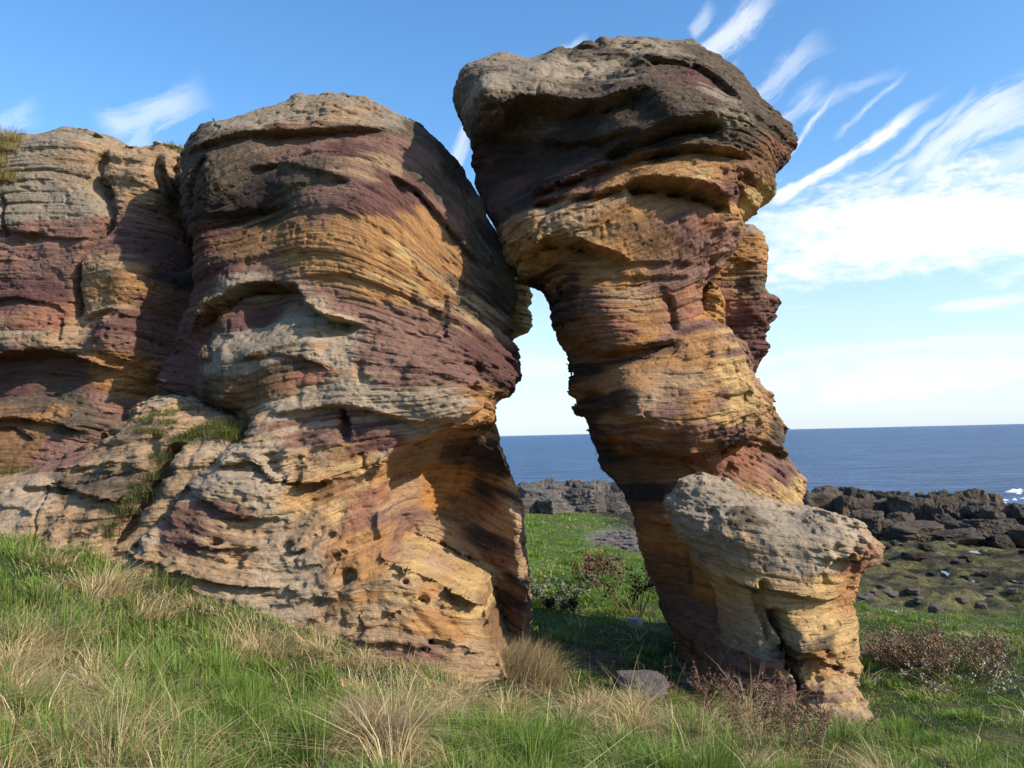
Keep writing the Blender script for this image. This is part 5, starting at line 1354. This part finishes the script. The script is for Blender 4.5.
# loose rocks over the weedy platform and shingle
n_l = 0
while n_l < 42:
    px = rng.uniform(845, 1040); py = rng.uniform(536, 628)
    h = hit_ground(px, py)
    if h[1] > 33 or float(platform(h[0], h[1])) < 0.4: continue
    s = rng.uniform(0.05, 0.16) * (1 + 0.9 * (h[1] > 18))
    me = (PROTD if h[1] > 16 else PROTS)[rng.integers(0, 4)]
    o = link('shore_stone', me); o.location = (h[0], h[1], h[2] + s * 0.1)
    o.scale = (s, s * rng.uniform(0.6, 1), s * rng.uniform(0.35, 0.6)); o.rotation_euler = (0, 0, rng.random() * 6.28)
    tag(o, 'loose stone lying among weed and shingle on the right shore' if h[1] <= 16 else 'dark loose rock lying on the weedy shore platform', 'stone', 'shingle stones' if h[1] <= 16 else 'loose rocks on the platform')
    n_l += 1
for k in range(60):
    a = rng.normal(0, 0.5); c = rng.normal(0, 0.5)
    x = ps[0] + 0.5 + 1.2 * a; y = ps[1] + 2.4 * c; s = rng.uniform(0.05, 0.17)
    o = link('shore_stone', PROTS[k % 4]); o.location = (x, y, float(ground_z(x, y)) + s * 0.1); o.scale = (s * 1.4, s, s * 0.5); o.rotation_euler = (0, 0, rng.random() * 6.28)
    tag(o, 'small stone in the bare shingle patch seen through the arch', 'stone', 'stones of the shingle patch')

# grey stone and white lump under the arch
me = rock_proto(411, 8, 0.05, 4, 0.30); me.materials.append(M_STONE)
h = hit_ground(641, 698); o = link('grey_stone', me); o.location = (h[0], h[1] + 0.15, h[2] + 0.06); o.scale = (0.30, 0.24, 0.19); o.rotation_euler = (0, 0.06, 0.1)
tag(o, 'smooth rounded grey stone in the grass under the arch', 'stone')
mw = boulder_mat('white_stone', (0.80, 0.80, 0.80), (0.86, 0.86, 0.86), (0.82, 0.82, 0.82), (0.7, 0.7, 0.7))
me = rock_proto(415, 9, 0.1, 3, 0.07); me.materials.append(mw)
h = hit_ground(635, 627); o = link('white_stone', me); o.location = (h[0], h[1], h[2] + 0.05); o.scale = (0.12, 0.09, 0.10)
tag(o, 'small bright white lump in the shadow under the arch', 'stone')
for (px, py, s, lb) in [(522, 618, 0.12, 'small dark stone at the foot of the cave leg'), (578, 612, 0.06, 'tiny grey stone in the arch shadow'), (690, 688, 0.13, 'brown stone at the shaded pillar foot')]:
    h = hit_ground(px, py); o = link('grey_stone', PROTS[int(px) % 4]); o.location = (h[0], h[1], h[2] + s * 0.2); o.scale = (s, s * 0.8, s * 0.6); tag(o, lb, 'stone')

# ------------------------------------------------------------------ pools and surf
mt, nt, out = new_mat('pool_water'); b = NB(nt)
s = b.bsdf((0.03, 0.035, 0.04), 0.04, None, 0.5); nt.links.new(s.outputs[0], out.inputs[0])


def pool(px, py, rx, ry):
    h = hit_ground(px, py); bm = bmesh.new()
    vs = []
    for i in range(40):
        t = 2 * math.pi * i / 40; r = 1 + 0.35 * float(sn(math.cos(t) * 1.5 + px, math.sin(t) * 1.5, 2.0)) + 0.15 * float(sn(math.cos(t) * 4 + px, math.sin(t) * 4, 5.0))
        vs.append(bm.verts.new((rx * r * math.cos(t), ry * r * math.sin(t), 0)))
    bm.faces.new(vs); me = bpy.data.meshes.new('tide_pool'); bm.to_mesh(me); bm.free()
    o = link('tide_pool', me, mt); 
    zz = [float(ground_z(h[0] + rx * 0.6 * math.cos(t), h[1] + ry * 0.6 * math.sin(t))) for t in np.linspace(0, 6.28, 12)]
    o.location = (h[0], h[1], np.median(zz) - 0.02)
    return tag(o, kind='structure')


for q in [(962, 573, 0.26, 0.75), (981, 552, 0.3, 0.4), (1020, 579, 0.2, 0.4)]: pool(*q)
mf = plain_mat('foam', (0.8, 0.82, 0.84), 0.05, 0.7)
V, Fc = [], []
for k in range(26):
    px = rng.uniform(1000, 1090); py = rng.uniform(490, 497)
    Y = rng.uniform(47, 60); t = P(px, py, Y)
    cx, cy = t[0], t[1]; r = rng.uniform(0.10, 0.38); o_ = len(V)
    V.append((cx, cy, 0.12 + 0.5 * r * rng.random()))
    for i in range(9):
        a = 2 * math.pi * i / 9; V.append((cx + 2.2 * r * math.cos(a) * rng.uniform(0.7, 1.2), cy + r * math.sin(a) * rng.uniform(0.7, 1.2), 0.02))
    for i in range(9): Fc.append((o_, o_ + 1 + i, o_ + 1 + (i + 1) % 9))
me = bpy.data.meshes.new('surf_foam'); me.from_pydata(V, [], Fc); me.update()
tag(link('surf_foam', me, mf), 'white surf breaking against the right shore rocks', 'surf', kind='stuff')

for o in hide: o.hide_viewport = False
bpy.context.view_layer.update()
print('done', round(time.time() - T0, 1))
